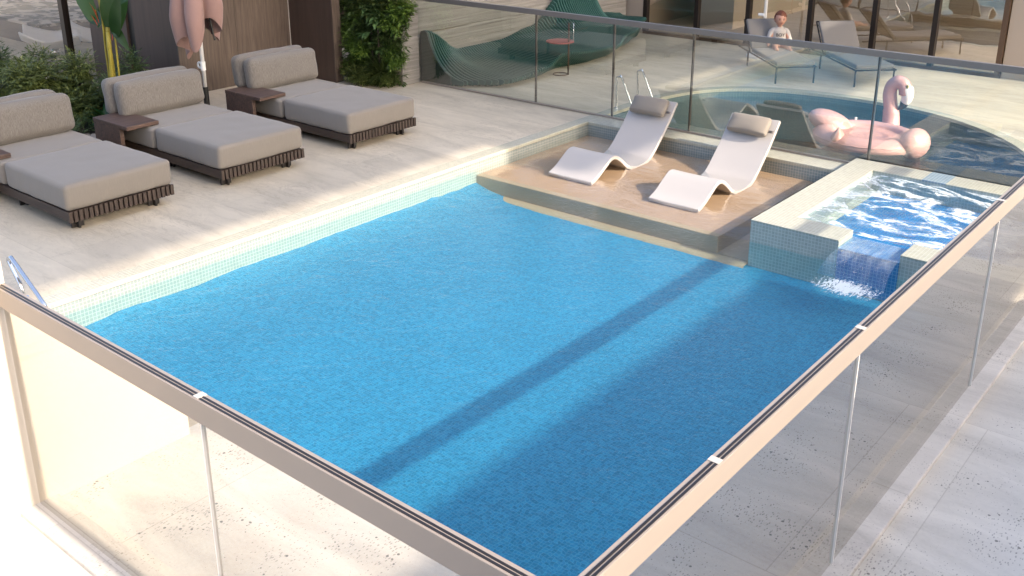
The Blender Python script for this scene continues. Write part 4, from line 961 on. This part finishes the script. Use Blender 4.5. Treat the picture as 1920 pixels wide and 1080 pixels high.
rosette((-3.62, 3.62, .14), 46, .22, .038, 'leaf_dark', 'dark glossy strap-leaved plant left of the middle daybed', 'plant', 'strap_leaf_plant', (.0, 1.2), .5, None, (.1, -.1, 0), 3)
pb = MB()
for i in range(420): 
    p = Vector((random.uniform(-3.6, -3.02), random.uniform(2.75, 3.4), .03)); rr = random.uniform(.018, .045)
    pb.ellipsoid(p, rr, rr * random.uniform(.6, 1), rr * .6, 7, 5, Matrix.Rotation(random.uniform(0, 3), 3, 'Z'))
pb.build('pale_pebbles', 'pebble', smooth=True, kind='stuff')
# tall heliconia
hl = thing('heliconia', (-3.32, 3.60, 0), 'tall plant with yellow stems, big leaves and orange flowers behind the middle daybed', 'plant')
hx, hy = -3.32, 3.60
m = MB()
for dx, dy, tx, ty, zt, r_ in ((0, 0, -.02, 0, 1.05, .020), (.03, .03, .06, .02, 1.3, .009), (-.03, .02, -.09, -.02, 1.35, .009), (.05, -.02, .10, .02, 1.1, .008), (-.05, -.03, -.05, -.03, 1.25, .010), (.01, -.04, .02, -.03, .95, .022)):
    pts = [(hx + dx + (tx - dx) * t + .01 * math.sin(t * 7 + dx * 99), hy + dy + (ty - dy) * t, zt * 1.15 * t) for t in [i / 8 for i in range(9)]]; m.tube(pts, [r_ * (1.15 if i % 2 else .9) for i in range(9)], 8)
m.build('stems', 'stem', hl, smooth=True)
m = MB()
for (x, y, z, d, L, W2) in ((-.05, -.1, 1.0, (-.3, -.2, .9), .62, .17), (.02, 0, .92, (.25, -.1, 1), .60, .16), (.12, 0, .85, (.5, -.2, .8), .55, .15), (-.14, .02, .95, (-.8, -.1, .35), .42, .15), (-.1, .05, 1.1, (-.6, 0, -.5), .40, .14), (.1, 0, .95, (.5, .1, -.75), .30, .10), (0, .1, .9, (.05, .2, 1), .6, .18), (.0, .05, 1.15, (.7, .1, .3), .45, .14)):
    leaf(m, (hx + x, hy + y, z + .22), d, (.5, -.8, .3), L, W2, .18, .15, 5)
m.build('leaves', 'leaf_banana', hl, smooth=True)
m = MB()
for x, y, z, d, L in ((-.02, -.08, 1.16, (.05, -.1, 1), .20), (.0, -.09, 1.14, (.5, -.1, .7), .09), (-.03, -.09, 1.12, (-.3, -.1, 1), .12), (.14, -.05, .98, (.5, 0, .6), .10), (-.01, -.1, 1.22, (.5, -.1, .8), .08)): leaf(m, (hx + x, hy + y, z + .05), d, (0, -1, .2), L, .022, .5, -.3, 3)
m.build('flower', 'flower', hl)
